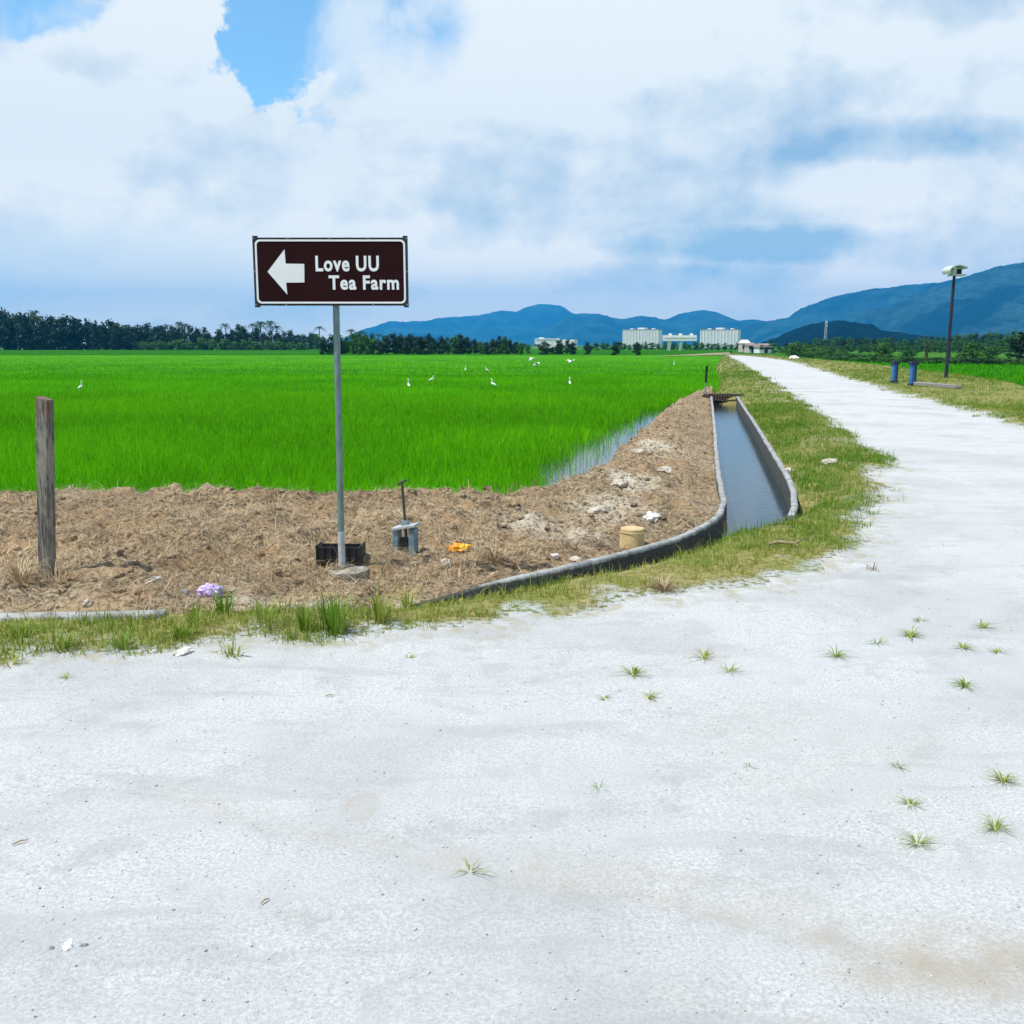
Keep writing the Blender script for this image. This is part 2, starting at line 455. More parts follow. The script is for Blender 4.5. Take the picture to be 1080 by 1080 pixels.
def blob(u, v, ru, rv, k=.6, hard=(1.0, .8)):
    c = Vector(ray(u, v)).normalized()
    e = nt.vec('LENGTH', nt.vec('MULTIPLY', nt.vec('SUBTRACT', d, tuple(c)), (F / ru, F / ru * .3, F / rv)))
    e = nt.math('ADD', e, nt.math('MULTIPLY', bil, k))
    return nt.mapr(e, hard[0], hard[1])
def mx(*a):
    r = a[0]
    for x in a[1:]: r = nt.math('MAXIMUM', r, x)
    return r
gap = mx(blob(318, 0, 80, 94, 1.7, (1.0, .86)), nt.math('MULTIPLY', blob(415, 25, 78, 66, 1.3, (1.25, .35)), .85), nt.math('MULTIPLY', blob(365, -40, 110, 60, .8, (1.1, .6)), .9), blob(14, -18, 78, 46, 1.0, (1.0, .80)))
wisp = nt.mapr(nt.noise(nt.vec('MULTIPLY', d, (1, 1, .8)), 9, 8, .6, .3), .44, .68)
gap = nt.math('MULTIPLY', gap, nt.math('SUBTRACT', 1.0, nt.math('MULTIPLY', wisp, .75)))
lowblue = nt.math('MULTIPLY', mx(blob(90, 285, 330, 62, .5, (1.15, .3)), nt.math('MULTIPLY', blob(480, 320, 520, 40, .4, (1.1, .2)), .8)), .62)
high = nt.math('MULTIPLY', nt.mapr(dz, .36, .75), nt.mapr(nA, .62, .42))          # cloud overhead, out of view, thinned to lower the ambient light
blue = nt.math('MINIMUM', mx(gap, high), 1.0)
band = mx(nt.math('MULTIPLY', blob(930, 152, 150, 27, .55, (1.15, .2)), .95),
          nt.math('MULTIPLY', blob(810, 258, 190, 25, .5, (1.2, .2)), 1.0),
          nt.math('MULTIPLY', blob(690, 292, 190, 22, .5, (1.2, .2)), .75),
          nt.math('MULTIPLY', blob(1040, 262, 170, 40, .5, (1.2, .1)), .75),
          nt.math('MULTIPLY', blob(900, 215, 330, 120, .6, (1.2, .0)), .34),
          nt.math('MULTIPLY', blob(600, 225, 170, 60, .6, (1.2, .0)), .34),
          nt.math('MULTIPLY', blob(180, 160, 120, 45, .6, (1.2, .0)), .18))
shade = nt.math('ADD', .95, nt.math('MULTIPLY', nt.math('SUBTRACT', nC, .5), 1.9))
shade = nt.math('ADD', shade, nt.math('MULTIPLY', nt.math('SUBTRACT', nB, .5), .35))
nBs = nt.noise(nt.vec('ADD', nt.vec('MULTIPLY', d, (1, 1, 1.15)), (3.1 - .016, 1.7, .4 + .024)), 14.0, 10, .60, .0)
nAs = nt.noise(nt.vec('ADD', ds, (-.05, 0, .09)), 3.2, 5, .46, .25)
relief = nt.math('ADD', nt.math('MULTIPLY', nt.math('SUBTRACT', nB, nBs), 1.0), nt.math('MULTIPLY', nt.math('SUBTRACT', nA, nAs), 2.3))
shade = nt.math('ADD', shade, relief)
bright = mx(nt.math('MULTIPLY', blob(215, 60, 130, 90, .6, (1.3, .2)), .35), nt.math('MULTIPLY', blob(520, 60, 120, 120, .6, (1.3, .2)), .2), nt.math('MULTIPLY', blob(40, 110, 110, 70, .6, (1.2, .2)), .3))
shade = nt.math('ADD', shade, bright)
shade = nt.math('SUBTRACT', shade, nt.math('MULTIPLY', band, .95), clamp=True)
cloud = nt.mix(shade, (.38, .58, .78), (.985, 1.03, 1.03))
cloud = nt.mix(lowblue, cloud, (.72, .87, .96))
skyc = nt.mix(1.0, sky.outputs[0], (1.0, 1.36, 1.40), 'MULTIPLY')
SKY_S = .15
low = nt.mapr(dz, .0, .20, 1, 0)                                      # cloud brightened towards the horizon to make up for the haze in front
cloud = nt.mix(1.0, cloud, nt.mix(low, (1, 1, 1), (1.85, 1.55, 1.20)), 'MULTIPLY')
cloud = nt.mix(nt.mapr(dz, .30, .52, 0, 1), cloud, nt.mix(1.0, cloud, (.52, .54, .58), 'MULTIPLY'))   # cloud overhead, out of view, greyed to cut the sky fill
cl = nt.mix(1.0, cloud, (1 / SKY_S,) * 3, 'MULTIPLY')
nt.put(bg.inputs[0], nt.mix(blue, cl, skyc)); bg.inputs[1].default_value = SKY_S
w.cycles.sampling_method = 'MANUAL'; w.cycles.sample_map_resolution = 512

sc.view_settings.view_transform = 'Standard'; sc.view_settings.look = 'None'
sc.view_settings.exposure = 0; sc.view_settings.gamma = 1; sc.view_settings.use_curve_mapping = False
sc.cycles.use_denoising = True
sc.cycles.max_bounces = 6; sc.cycles.diffuse_bounces = 3; sc.cycles.transparent_max_bounces = 16; sc.cycles.volume_bounces = 1
# ------------------------------------------------------------------ ground plan (metres; camera at the origin looking along +y)
road_left = [(-80, 4.6), (-14, 4.85), (-5, 4.9)] + [G(u, v) for u, v in
    ((0, 690), (100, 686), (200, 683), (300, 676), (420, 668), (520, 656), (640, 641), (760, 622), (838, 604), (889, 583), (911, 565),
     (930, 540), (934, 516), (926, 490), (904, 462), (868, 443), (845, 424), (820, 406), (792, 389), (776, 380), (768, 375))]
road_right = [G(u, v) for u, v in ((781, 375), (808, 377.5), (830, 380.5), (860, 388.5), (897, 400), (944, 414), (1002, 428.5), (1080, 449))] + \
    [(9.3, 15.8), (9.6, 12.5), (12, 9), (20, 7.5), (80, 7)]
ROAD = road_left + road_right + [(80, -60), (-80, -60)]

wall_line = [G(u, v, .02) for u, v in ((318, 640), (370, 635.5), (425, 629), (490, 619.5), (560, 606.5), (629, 592), (657, 585), (685, 577.5), (715, 568.5), (738, 559),
             (753, 551), (763, 542), (767, 530), (764, 515), (759, 490), (756, 455), (753, 430), (751.5, 418))]
wall_line = smooth_line(wall_line, 2)
rwall_line = smooth_line([G(u, v, .02) for u, v in ((838, 545), (842.5, 534), (841, 517), (834, 502), (816, 474), (797, 444), (786, 429), (779, 418))], 2)
emb_front = [(-80, 5.5), (-14, 5.62), (-4, 5.68), G(0, 655), G(100, 653), G(180, 650), G(250, 646)] + wall_line
emb_rear = [G(751, 415, -.3), G(735, 419, -.36), G(712, 428, -.36), G(690, 441, -.36), G(664, 460, -.36), G(640, 481, -.36), G(615, 503, -.36), G(603, 516, -.36),
            (.35, 12.0), (-.2, 11.0), (-1, 10.65), (-2.2, 10.5), (-4, 10.55), (-8, 10.4), (-14, 10.5), (-80, 10.2)]
EMB = emb_front + emb_rear
canal_near = [G(u, v, -.22) for u, v in ((757, 579), (775, 577), (800, 570), (822, 560), (836, 550))]
CANAL = wall_line[[i for i, p in enumerate(wall_line) if p[0] > 1.55][0]:] + list(reversed(rwall_line)) + list(reversed(canal_near))
fend = wall_line[-1]
field_edge = [(fend[0] - .05, fend[1] + .4), (.2 * 45, 45), (.199 * 80, 80), (.205 * 140, 140), (.215 * 190, 190)]     # left field / verge beyond the canal
right_edge = [G(1080, 412, -.3), G(1040, 405, -.3), G(1000, 399.5, -.3), G(940, 390, -.3), G(880, 383.5, -.3), G(835, 379, -.3), G(812, 376.5, -.3)]
LEFT_OUT = EMB                                   # embankment
VERGE_ALL = [(-80, 5.3)] + emb_front[1:] + field_edge + list(reversed(right_edge)) + [(14.5, 22), (17, 14), (80, 13), (80, -60), (-80, -60)]

# fan grid
NX, ratio = 760, 1.0048
ys = [-5.0]
while ys[-1] < 195: ys.append((ys[-1] + 9) * ratio - 9)
ys = np.array(ys); tt = np.linspace(-.95, .95, NX)
XX = tt[None, :] * (ys[:, None] + 9); YY = np.repeat(ys[:, None], NX, 1)
big = (YY > 2)
s_road = sdf(XX, YY, ROAD); s_emb = sdf(XX, YY, EMB); s_can = sdf(XX, YY, CANAL); s_all = sdf(XX, YY, VERGE_ALL)
d_wall = dline(XX, YY, wall_line); d_rear = dline(XX, YY, emb_rear); d_front = dline(XX, YY, emb_front)
d_rwall = dline(XX, YY, rwall_line)
nz1 = fbm(XX, YY, 1.1, 4, 3); nz2 = fbm(XX, YY, 5.0, 4, 8); nz3 = fbm(XX, YY, 16, 3, 15)
ragged = 1 + 1.3 * sstep(2.0, 3.2, XX) * sstep(8, 10, YY)
s_road_n = s_road + (nz1 * .22 + nz2 * .12 + nz3 * .05) * ragged
near_pat = sstep(.55, .2, np.abs(s_road_n)) 

Z = nz1 * .012 + nz2 * .006 + nz3 * .003
# gentle wheel ruts along the curved tracks
def track(pl, wdt): return sstep(wdt, wdt * .35, dline(XX, YY, pl) + nz1 * .08)
trk = [([G(u, v) for u, v in ((160, 830), (300, 872), (480, 905), (640, 935), (800, 970), (940, 1000), (1090, 1032), (1300, 1090))], .085, .8),
       ([G(u, v) for u, v in ((240, 950), (420, 985), (640, 1030), (900, 1100))], .10, .25),
       ([G(u, v) for u, v in ((560, 905), (720, 935), (860, 965), (1000, 985), (1100, 1005))], .16, .45),
       ([G(u, v) for u, v in ((100, 1030), (300, 1010), (520, 1040))], .12, .2)]
dirt = np.zeros_like(XX)
for pl, wd, a in trk:
    k = track(pl, wd); Z -= k * .006
    dirt = np.maximum(dirt, k * a * (.65 + .5 * nz2) * (.45 + .55 * sstep(-.6, 1.0, XX)))
bx, by = G(1050, 1020); dirt = np.maximum(dirt, .95 * sstep(.36, .05, np.hypot((XX - bx) * .6, (YY - by) * 1.6) + nz1 * .12))
cx_, cy_ = G(380, 850); rr = np.hypot((XX - cx_) / .060, (YY - cy_) / .105) + nz2 * .12
dirt = np.maximum(dirt, .30 * sstep(1.05, .85, rr)); dirt = np.maximum(dirt, .5 * sstep(.26, .08, np.abs(rr - .92)))
bx, by = G(880, 790); dirt = np.maximum(dirt, .18 * sstep(.9, .1, np.hypot(XX - bx, YY - by) + nz1 * .5))
# embankment
side = sstep(.2, 1.5, XX)                                   # 0 on the front bank, 1 on the strip beside the canal
h0 = .105 * (1 - side) + .09 * side
wid = 2.6 * (1 - side) + .8 * side
ze = -.02 + h0 * sstep(.05, 1, d_front / wid) * 1.0
ze = ze + nz1 * .075 + nz2 * .075 * sstep(0, .3, d_front) + np.abs(nz3) * .040 * sstep(0, .25, d_front)
rid = .5 - np.abs(fbm(XX, YY, 2.1, 4, 91, .55)) * 1.6; rid2 = .5 - np.abs(fbm(XX, YY, 5.5, 3, 95)) * 1.5
ze = ze + (rid * .11 + rid2 * .05) * sstep(.1, .7, d_front) - .03
bx, by = G(305, 612); hollow = sstep(.75, .1, np.hypot(XX - bx, (YY - by) * 1.2)); ze = ze - hollow * .05
ze = -.48 + (ze + .48) * sstep(0, .75, d_rear + nz2 * .12)
# verge
zv = .012 + nz1 * .03 + nz2 * .018
zv = zv + .05 * sstep(.2, .8, np.minimum(d_rwall, 2)) * (YY > 9) * (XX > 2)
dip = sstep(.34, .04, d_wall) * sstep(-1.2, -.2, XX)
zv = zv - dip * (.12 + .13 * sstep(-.2, 1.6, XX))
canal_in = dline(XX, YY, canal_near)
zv = np.where(YY < 12, zv - .36 * sstep(.36, .0, canal_in) * (XX > 1.2), zv)
zv = np.minimum(zv, np.where(d_rwall < .16, -.005, 9))
edge_out = sstep(0, .9, s_all)
zv = np.where((s_emb < 0) & (YY > 12), -.5 + (zv + .5) * sstep(-.1, .75, s_all), zv)
Z = np.where(s_emb > 0, ze, np.where(s_road_n > 0, Z, zv * sstep(0, .25, -s_road_n) + Z * (1 - sstep(0, .25, -s_road_n))))
Z = np.where((s_can > 0.02) & (s_road_n < 0), -.6, Z)

def zat(x, y):                                              # terrain height at points
    x = np.asarray(x, float); y = np.asarray(y, float)
    fi = np.log((y + 9) / (ys[0] + 9)) / math.log(ratio); fj = (x / (y + 9) + .95) / 1.9 * (NX - 1)
    i = np.clip(fi.astype(int), 0, len(ys) - 2); j = np.clip(fj.astype(int), 0, NX - 2)
    a = np.clip(fi - i, 0, 1); b_ = np.clip(fj - j, 0, 1)
    return (Z[i, j] * (1 - a) + Z[i + 1, j] * a) * (1 - b_) + (Z[i, j + 1] * (1 - a) + Z[i + 1, j + 1] * a) * b_
def lookup(A, x, y):
    i = np.clip(np.rint(np.log((y + 9) / (ys[0] + 9)) / math.log(ratio)).astype(int), 0, len(ys) - 1)
    j = np.clip(np.rint((x / (y + 9) + .95) / 1.9 * (NX - 1)).astype(int), 0, NX - 1)
    return A[i, j]
def g3(u, v, z=0.0, lift=0.0):                              # pixel -> terrain point
    hi = .6                                                 # walk down the line of sight to the ground
    lo = hi
    while lo > -.8:
        x, y = G(u, v, lo)
        if float(zat(x, y)) >= lo: break
        hi = lo; lo -= .01
    for _ in range(12):
        m_ = (hi + lo) / 2; x, y = G(u, v, m_)
        if float(zat(x, y)) >= m_: lo = m_
        else: hi = m_
    x, y = G(u, v, lo); return (x, y, lo + lift)

ctr = lambda A: .25 * (A[:-1, :-1] + A[1:, :-1] + A[:-1, 1:] + A[1:, 1:])
fr, fe, fc, fa = ctr(s_road_n), ctr(s_emb), ctr(s_can), ctr(s_all)
k_road = fr > 0
k_emb = (~k_road) & (fe > 0)
k_verge = (~k_road) & (~k_emb) & (fc < .12) & (fa > -.6)
ii, jj = np.meshgrid(np.arange(len(ys) - 1), np.arange(NX - 1), indexing='ij')
pale = np.zeros_like(XX)
for u, v, ra, rb in ((640, 530, .45, .9), (672, 505, .35, 1.0), (610, 552, .4, .4), (300, 615, .55, .35), (690, 470, .3, 1.5), (440, 612, .3, .25), (560, 545, .4, .4)):
    x, y = G(u, v, .1); pale = np.maximum(pale, sstep(1.1, .3, np.hypot((XX - x) / ra, (YY - y) / rb) + nz2 * .5))
pale = np.clip(pale * .8 + .12 * (nz1 > .2), 0, 1)
gravel = np.clip(sstep(-.22, -.0, s_road_n + nz2 * .12), 0, 1)
gravel = np.maximum(gravel, .8 * sstep(.1, .45, nz1 + nz2 * .4) * sstep(-1.1, -.2, s_road) * (YY > 12) * (XX < .35 * YY))
worn = np.zeros_like(XX)
for off_ in (-.22, .0, .75, 1.0, 1.7, 2.6):
    pl = [(-8, 3.3 - off_ * .5), (-3, 3.35 - off_ * .55), (0, 3.9 - off_ * .7), (2.2 + off_ * .5, 5.0 - off_ * .5), (3.9 + off_ * .8, 7.4), (4.9 + off_ * .9, 11), (6.2 + off_, 17), (7.4 + off_, 22), (17 + off_, 70)]
    worn = np.maximum(worn, sstep(.20, .04, np.abs(dline(XX, YY, smooth_line(pl)) + nz1 * .10) ) * (.45 + .4 * nz2 + .3 * fbm(XX, YY, .5, 2, 66)))
worn = np.clip(worn, 0, .8)
ATTR = {'dirt': dirt, 'worn': worn, 'edge': .75 * sstep(.30, .0, s_road_n + nz2 * .1), 'pale': pale, 'gravel': gravel}

def piece(name, mask, mat):
    i, j = ii[mask], jj[mask]
    q = np.stack([i * NX + j, i * NX + j + 1, (i + 1) * NX + j + 1, (i + 1) * NX + j], 1)
    u, inv = np.unique(q.ravel(), return_inverse=True)
    V = np.stack([XX.ravel()[u], YY.ravel()[u], Z.ravel()[u]], 1)
    return np_mesh(name, V, inv.reshape(-1, 4), mat, {k: A.ravel()[u] for k, A in ATTR.items()}, True)
struct(piece('gravel_road', k_road, M['road']))
struct(piece('embankment', k_emb, M['earth']))
struct(piece('grass_verge', k_verge, M['verge']))

# water sheets and the far ground
def sheet(name, pts, z, mat):
    me = bpy.data.meshes.new(name); me.from_pydata([(x, y, z) for x, y in pts], [], [tuple(range(len(pts)))])
    me.materials.append(mat); o = bpy.data.objects.new(name, me); col.objects.link(o); return o
struct(sheet('canal_water', [(.9, 6.9), (3.2, 6.9), (8.4, 31.5), (5.2, 31.5)], -.235, M['canal_water']))
struct(sheet('paddy_water', [(-90, 9.2), (1.0, 9.2), (6.6, 36), (40, 176), (-260, 176), (-190, 60)], -.37, M['paddy_water']))
struct(sheet('ground', [(12500 * math.cos(t), 12500 * math.sin(t)) for t in np.linspace(0, 2 * math.pi, 64, endpoint=False)], -.75, M['ground']))
struct(sheet('far_field', [(-520, 178), (37.6, 178), (84, 385), (-520, 385)], -.30, M['far_field']))
struct(sheet('dirt_track', [G(u, v, -.12) for u, v in ((688, 375.6), (735, 374.9), (770, 374.0), (770, 371.6), (752, 372.2), (730, 373.6))], -.12, M['track']))

# ------------------------------------------------------------------ canal walls
def sweep_wall(name, pl, wdt, top, bot, out, label, cat, fade=0):
    P = np.array(pl, float); seg = np.hypot(*np.diff(P, axis=0).T); L = np.concatenate([[0], np.cumsum(seg)])
    S = np.arange(0, L[-1], .07); x = np.interp(S, L, P[:, 0]); y = np.interp(S, L, P[:, 1])
    tx, ty = np.gradient(x), np.gradient(y); n = np.hypot(tx, ty); nx, ny = -ty / n * out, tx / n * out
    jz = fbm(S, S * 0, 1.1, 3, 4) * .012; jo = fbm(S, S * 0 + 5, 3, 3, 6) * .006
    blk = np.floor(S / .42); jo = jo + (vnoise(blk * 3.7, blk, 2)) * .006
    prof = [(0, bot), (0, top - .012), (.012, top), (wdt - .012, top), (wdt, top - .012), (wdt, bot)]
    V = []
    for o_, z_ in prof:
        sink = fade * sstep(1.7, .1, S) * .12
        V.append(np.stack([x + nx * (o_ + jo), y + ny * (o_ + jo), np.full_like(x, z_) + (jz - sink if z_ > bot + .2 else 0)], 1))
    V = np.stack(V, 1); n_, k = V.shape[:2]
    a = (np.arange(n_ - 1)[:, None] * k + np.arange(k - 1)[None]).ravel()
    F_ = np.stack([a, a + 1, a + k + 1, a + k], 1)
    o = np_mesh(name, V.reshape(-1, 3), F_, M['wall'], {'run': np.repeat(S, k)})
    me = o.data; bm = bmesh.new(); bm.from_mesh(me); bm.verts.ensure_lookup_table()
    bm.faces.new([bm.verts[i] for i in range(k)]); bm.faces.new([bm.verts[(n_ - 1) * k + i] for i in reversed(range(k))])
    bmesh.ops.recalc_face_normals(bm, faces=bm.faces); bm.to_mesh(me); bm.free()
    return tag(o, label, cat)
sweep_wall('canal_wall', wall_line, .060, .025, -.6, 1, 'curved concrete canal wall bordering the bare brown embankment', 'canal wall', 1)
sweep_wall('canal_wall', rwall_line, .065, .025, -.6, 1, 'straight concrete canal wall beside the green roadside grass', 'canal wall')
kl = [(-7.0, 5.62), (-4, 5.66), G(0, 653, .03), G(100, 651.5, .03), G(180, 648, .03)]
k = sweep_wall('concrete_kerb', kl, .10, .035, -.3, 1, 'low straight concrete kerb half buried in dry grass below the timber post', 'kerb')
k.data.materials[0] = M['kerb']
# ------------------------------------------------------------------ rice, straw and grass (stuff)
def fan_points(n, d0, d1, power, t0=-.72, t1=.72):
    """points over the fan of view, areal density ~ d**-power"""
    e = 2 - power
    q = rng.random(n); d = (d0 ** e + q * (d1 ** e - d0 ** e)) ** (1 / e) if abs(e) > 1e-6 else d0 * (d1 / d0) ** q
    return rng.uniform(t0, t1, n) * (d + 1.5), d

def unit(n):
    a = rng.uniform(0, 2 * math.pi, n); return np.stack([np.cos(a), np.sin(a), np.zeros(n)], 1)

FIELD = [(-160, 9.9)] + list(reversed(emb_rear))[1:] + [(x_ + .55, y_) for x_, y_ in field_edge[1:]] + [(38.6, 176), (-160, 176)]
def field_mask(x, y):
    s = sdf(x, y, FIELD)
    toe = dline(x, y, emb_rear)
    gapw = np.interp(y, [11, 13, 15, 20, 26, 33], [.05, .55, 1.0, 1.05, .7, .05]) * sstep(0.1, .9, x + (y - 12) * .1)
    n = fbm(x, y, 1.2, 3, 21)
    keep = (s > .05) & (rng.random(len(x)) < .05 + .95 * sstep(.30, 1.20, (toe + n * .35) / np.maximum(gapw, .02)) ** 1.6)
    return keep
def rice_batch(n, d0, d1, power, w0, reg, grow):
    x, y = fan_points(n, d0, d1, power, -.98, .72)
    # hills of several leaves each
    k = 5; x = np.repeat(x, k) + rng.normal(0, .035, n * k); y = np.repeat(y, k) + rng.normal(0, .035, n * k)
    m = reg(x, y); x, y = x[m], y[m]; N = len(x)
    patch = fbm(x, y, .25, 3, 31)
    h = (.265 + .045 * patch + rng.normal(0, .05, N)).clip(.15, .5)
    u = unit(N); lean = np.abs(rng.normal(.40, .28, N)).clip(0, 1.1)[:, None]
    tip = u * lean * h[:, None] + np.array([0, 0, 1.0]) * (h * (1 - lean[:, 0] * .35))[:, None]
    wd = w0 * np.maximum(1, (y / 14)) ** grow * rng.uniform(.7, 1.3, N)
    V, T = blades(np.stack([x, y, np.full(N, -.38)], 1), tip, unit(N) * (wd / 2)[:, None])
    tint = np.clip(.48 + .25 * patch + rng.normal(0, .32, N) + .25 * sstep(60, 150, y), 0, 1)
    return V, T, np.repeat(tint, 5)
def join(parts):
    V, T, A, b = [], [], [], 0
    for v, t, a in parts: V.append(v); T.append(t + b); A.append(a); b += len(v)
    return np.concatenate(V), np.concatenate(T), np.concatenate(A)
Vr, Tr, Ar = join([rice_batch(215000, 9.5, 62, 1.45, .0066, field_mask, .55), rice_batch(68000, 45, 175, 1.75, .0095, field_mask, .70)])
# the closed canopy of the farther crop, a bumpy sheet under the leaf tips
cy = np.geomspace(24, 176, 260); ct = np.linspace(-1.25, .85, 240)
CX = ct[None] * (cy[:, None] + 1.5); CY = np.repeat(cy[:, None], 240, 1)
CX = np.minimum(CX, np.interp(CY, [24, 37, 45, 80, 140, 176], [2.1, 5.6, 9.4, 16.3, 29.2, 37.8]))
CZ = -.29 + fbm(CX, CY, 2.0, 3, 5) * .03 - .5 * sstep(40, 26, CY) + .06 * sstep(60, 140, CY)
b0 = len(Vr); a = (np.arange(259)[:, None] * 240 + np.arange(239)[None]).ravel()
Tq = np.concatenate([np.stack([a, a + 1, a + 241], 1), np.stack([a, a + 241, a + 240], 1)]) + b0
cn = np.clip(.20 + .35 * fbm(CX, CY, .25, 3, 31) + .25 * fbm(CX, CY, 3, 3, 33) + .15 * sstep(60, 150, CY), 0, 1)
Vr = np.concatenate([Vr, np.stack([CX, CY, CZ], -1).reshape(-1, 3)]); Tr = np.concatenate([Tr, Tq]); Ar = np.concatenate([Ar, cn.ravel()])
o = np_mesh('rice', Vr, Tr, M['rice'], {'tint': Ar}); tag(o, 'wide field of bright green young rice beyond the brown embankment', 'rice', kind='stuff')

RF = [G(812, 376.5, -.3), G(835, 379, -.3), G(880, 383.5, -.3), G(940, 390, -.3), G(1000, 399.5, -.3), G(1040, 405, -.3), G(1080, 412, -.3), (26, 30), (60, 30), (110, 92), (60, 92), (40, 140)]
def rf_mask(x, y): return sdf(x, y, RF) > .1
x = []; n = 60000
def rbatch():
    d = 30 * (140 / 30) ** rng.random(n); xx = rng.uniform(.2, .85, n) * d
    m = rf_mask(xx, d); xx, d = xx[m], d[m]; N = len(xx)
    h = rng.normal(.38, .05, N); u = unit(N)
    tip = u * .08 + np.array([0, 0, 1.0]) * h[:, None]
    V, T = blades(np.stack([xx, d, np.full(N, -.40)], 1), tip, unit(N) * (.011 * (d / 14) ** .75)[:, None])
    return V, T, np.repeat(np.clip(rng.normal(.2, .18, N), 0, 1), 5)
Vq, Tq2, Aq = rbatch()
poly = RF; base = len(Vq)
gx, gy = np.meshgrid(np.linspace(.15, .9, 160), np.geomspace(28, 145, 120)); gx = gx * gy
s = sdf(gx, gy, RF)
okv = (s[:-1, :-1] > 0) & (s[1:, 1:] > 0) & (s[:-1, 1:] > 0) & (s[1:, :-1] > 0)
ai, aj = np.nonzero(okv); a = ai * 160 + aj
Tq = np.concatenate([np.stack([a, a + 1, a + 161], 1), np.stack([a, a + 161, a + 160], 1)]) + base
Vq = np.concatenate([Vq, np.stack([gx, gy, np.full_like(gx, -.22) + fbm(gx, gy, 2, 3, 9) * .03], -1).reshape(-1, 3)])
Aq = np.concatenate([Aq, np.clip(.25 + .3 * fbm(gx, gy, 2, 3, 12), 0, 1).ravel()]); Tq2 = np.concatenate([Tq2, Tq])
o = np_mesh('rice', Vq, Tq2, M['rice'], {'tint': Aq}); tag(o, 'smaller darker rice field to the right of the road under the owl box pole', 'rice', kind='stuff')

# dead straw raked over the embankment
def straw(n, d0, d1, pw, cond, lmin, lmax, wd):
    x, y = fan_points(n, d0, d1, pw, -.90, .60); m = cond(x, y); x, y = x[m], y[m]; N = len(x)
    L = rng.uniform(lmin, lmax, N) * rng.uniform(.5, 1, N); u = unit(N); el = np.abs(rng.normal(.05, .16, N)).clip(0, 1.2) + (rng.random(N) < .04) * rng.uniform(.2, .9, N)
    tip = u * (L * np.cos(el))[:, None]; tip[:, 2] = L * np.sin(el)
    z0 = zat(x, y); zt = zat(x + tip[:, 0], y + tip[:, 1]); tip[:, 2] = np.maximum(tip[:, 2], zt - z0 + .004)
    sd = np.cross(tip, np.array([0, 0, 1.0])); sd /= np.linalg.norm(sd, axis=1, keepdims=True) + 1e-6
    sd = sd * (wd * np.maximum(1, y / 9) * rng.uniform(.6, 1.4, N) / 2)[:, None]
    V, T = blades(np.stack([x, y, z0 + .003], 1), tip, sd, sag=.12)
    return V, T, np.repeat(np.clip(.5 + .55 * fbm(x, y, 1.7, 3, 77) - .12 * sstep(0, 1.5, x) + rng.normal(0, .24, N), 0, 1), 5)
def on_emb(x, y):
    s = lookup(s_emb, x, y); dens = .10 + .90 * sstep(-.15, .30, fbm(x, y, 1.9, 3, 41) + .30 * sstep(.8, -2.5, x))
    bare = lookup(pale, x, y)
    return (s > .05) & (lookup(d_rear, x, y) > .25) & (rng.random(len(x)) < dens * (1 - .65 * bare))
Vs, Ts, As = join([straw(130000, 5.2, 11, .6, on_emb, .06, .30, .0033), straw(20000, 10.5, 34, 1.2, on_emb, .06, .2, .005)])
tag(np_mesh('dead_straw', Vs, Ts, M['straw'], {'tint': As}), 'dry cut straw strewn over the brown embankment', 'straw', kind='stuff')

# verge grass, greener by the canal and yellow at the trodden edges
def turf(n, d0, d1, pw, hmin, hmax, wd, cond, t0=-.75, t1=.75, dry=0.0, grow=.6):
    x, y = fan_points(n, d0, d1, pw, t0, t1); m, green = cond(x, y); x, y, green = x[m], y[m], green[m]
    k = 4; x = np.repeat(x, k) + rng.normal(0, .022, len(x) * k); y = np.repeat(y, k) + rng.normal(0, .022, len(y) * k); green = np.repeat(green, k); N = len(x)
    h = rng.uniform(hmin, hmax, N) * (1 + 1.0 * (rng.random(N) < .07)) * (.55 + .7 * green) * rng.uniform(.6, 1.1, N); u = unit(N); lean = np.abs(rng.normal(.55, .35, N)).clip(0, 1.6)
    tip = u * (h * lean)[:, None]; tip[:, 2] = h * (1.05 - .45 * lean).clip(.15, 1)
    V, T = blades(np.stack([x, y, zat(x, y) - .004], 1), tip, unit(N) * (wd * np.maximum(1, y / 8) ** grow * rng.uniform(.6, 1.4, N) / 2)[:, None])
    tint = np.clip(.88 - .88 * green + rng.normal(0, .2, N) + dry, 0, 1)
    return V, T, np.repeat(tint, 5)
def on_verge(x, y):
    s = lookup(s_road_n, x, y); e = lookup(s_emb, x, y); c = lookup(s_can, x, y); a = lookup(s_all, x, y)
    n = fbm(x, y, .9, 4, 51); n2 = fbm(x, y, 3.2, 3, 53)
    back = -s
    green = np.clip(.5 + .55 * n + .3 * n2 + .15 * sstep(.3, 1.2, back) - .20 * sstep(7.5, 4.5, y) , 0, 1)
    green = np.clip(green + .25 * sstep(1.5, 3, x) * sstep(7.5, 10, y), 0, 1)
    green = np.where((y > 15) & (x > .3 * y), np.clip(.62 + .55 * n + .35 * n2, 0, 1), green)
    dens = sstep(-.08, .30, back + n * .25 + n2 * .2) * (.45 + .55 * sstep(-.35, .2, n + n2 * .5))
    return (s < .03) & (e < 0) & (c < .0) & (a > .05) & (rng.random(len(x)) < dens), green
Vg, Tg, Ag = join([turf(210000, 4.5, 26, 1.15, .022, .09, .0046, on_verge), turf(90000, 17, 60, 1.3, .03, .11, .0052, on_verge),
                   turf(40000, 40, 185, 1.7, .05, .13, .007, on_verge, .0, .6, grow=.7)])
tag(np_mesh('grass', Vg, Tg, M['grass'], {'tint': Ag}), 'short green and yellow grass along the road and canal', 'grass', kind='stuff')

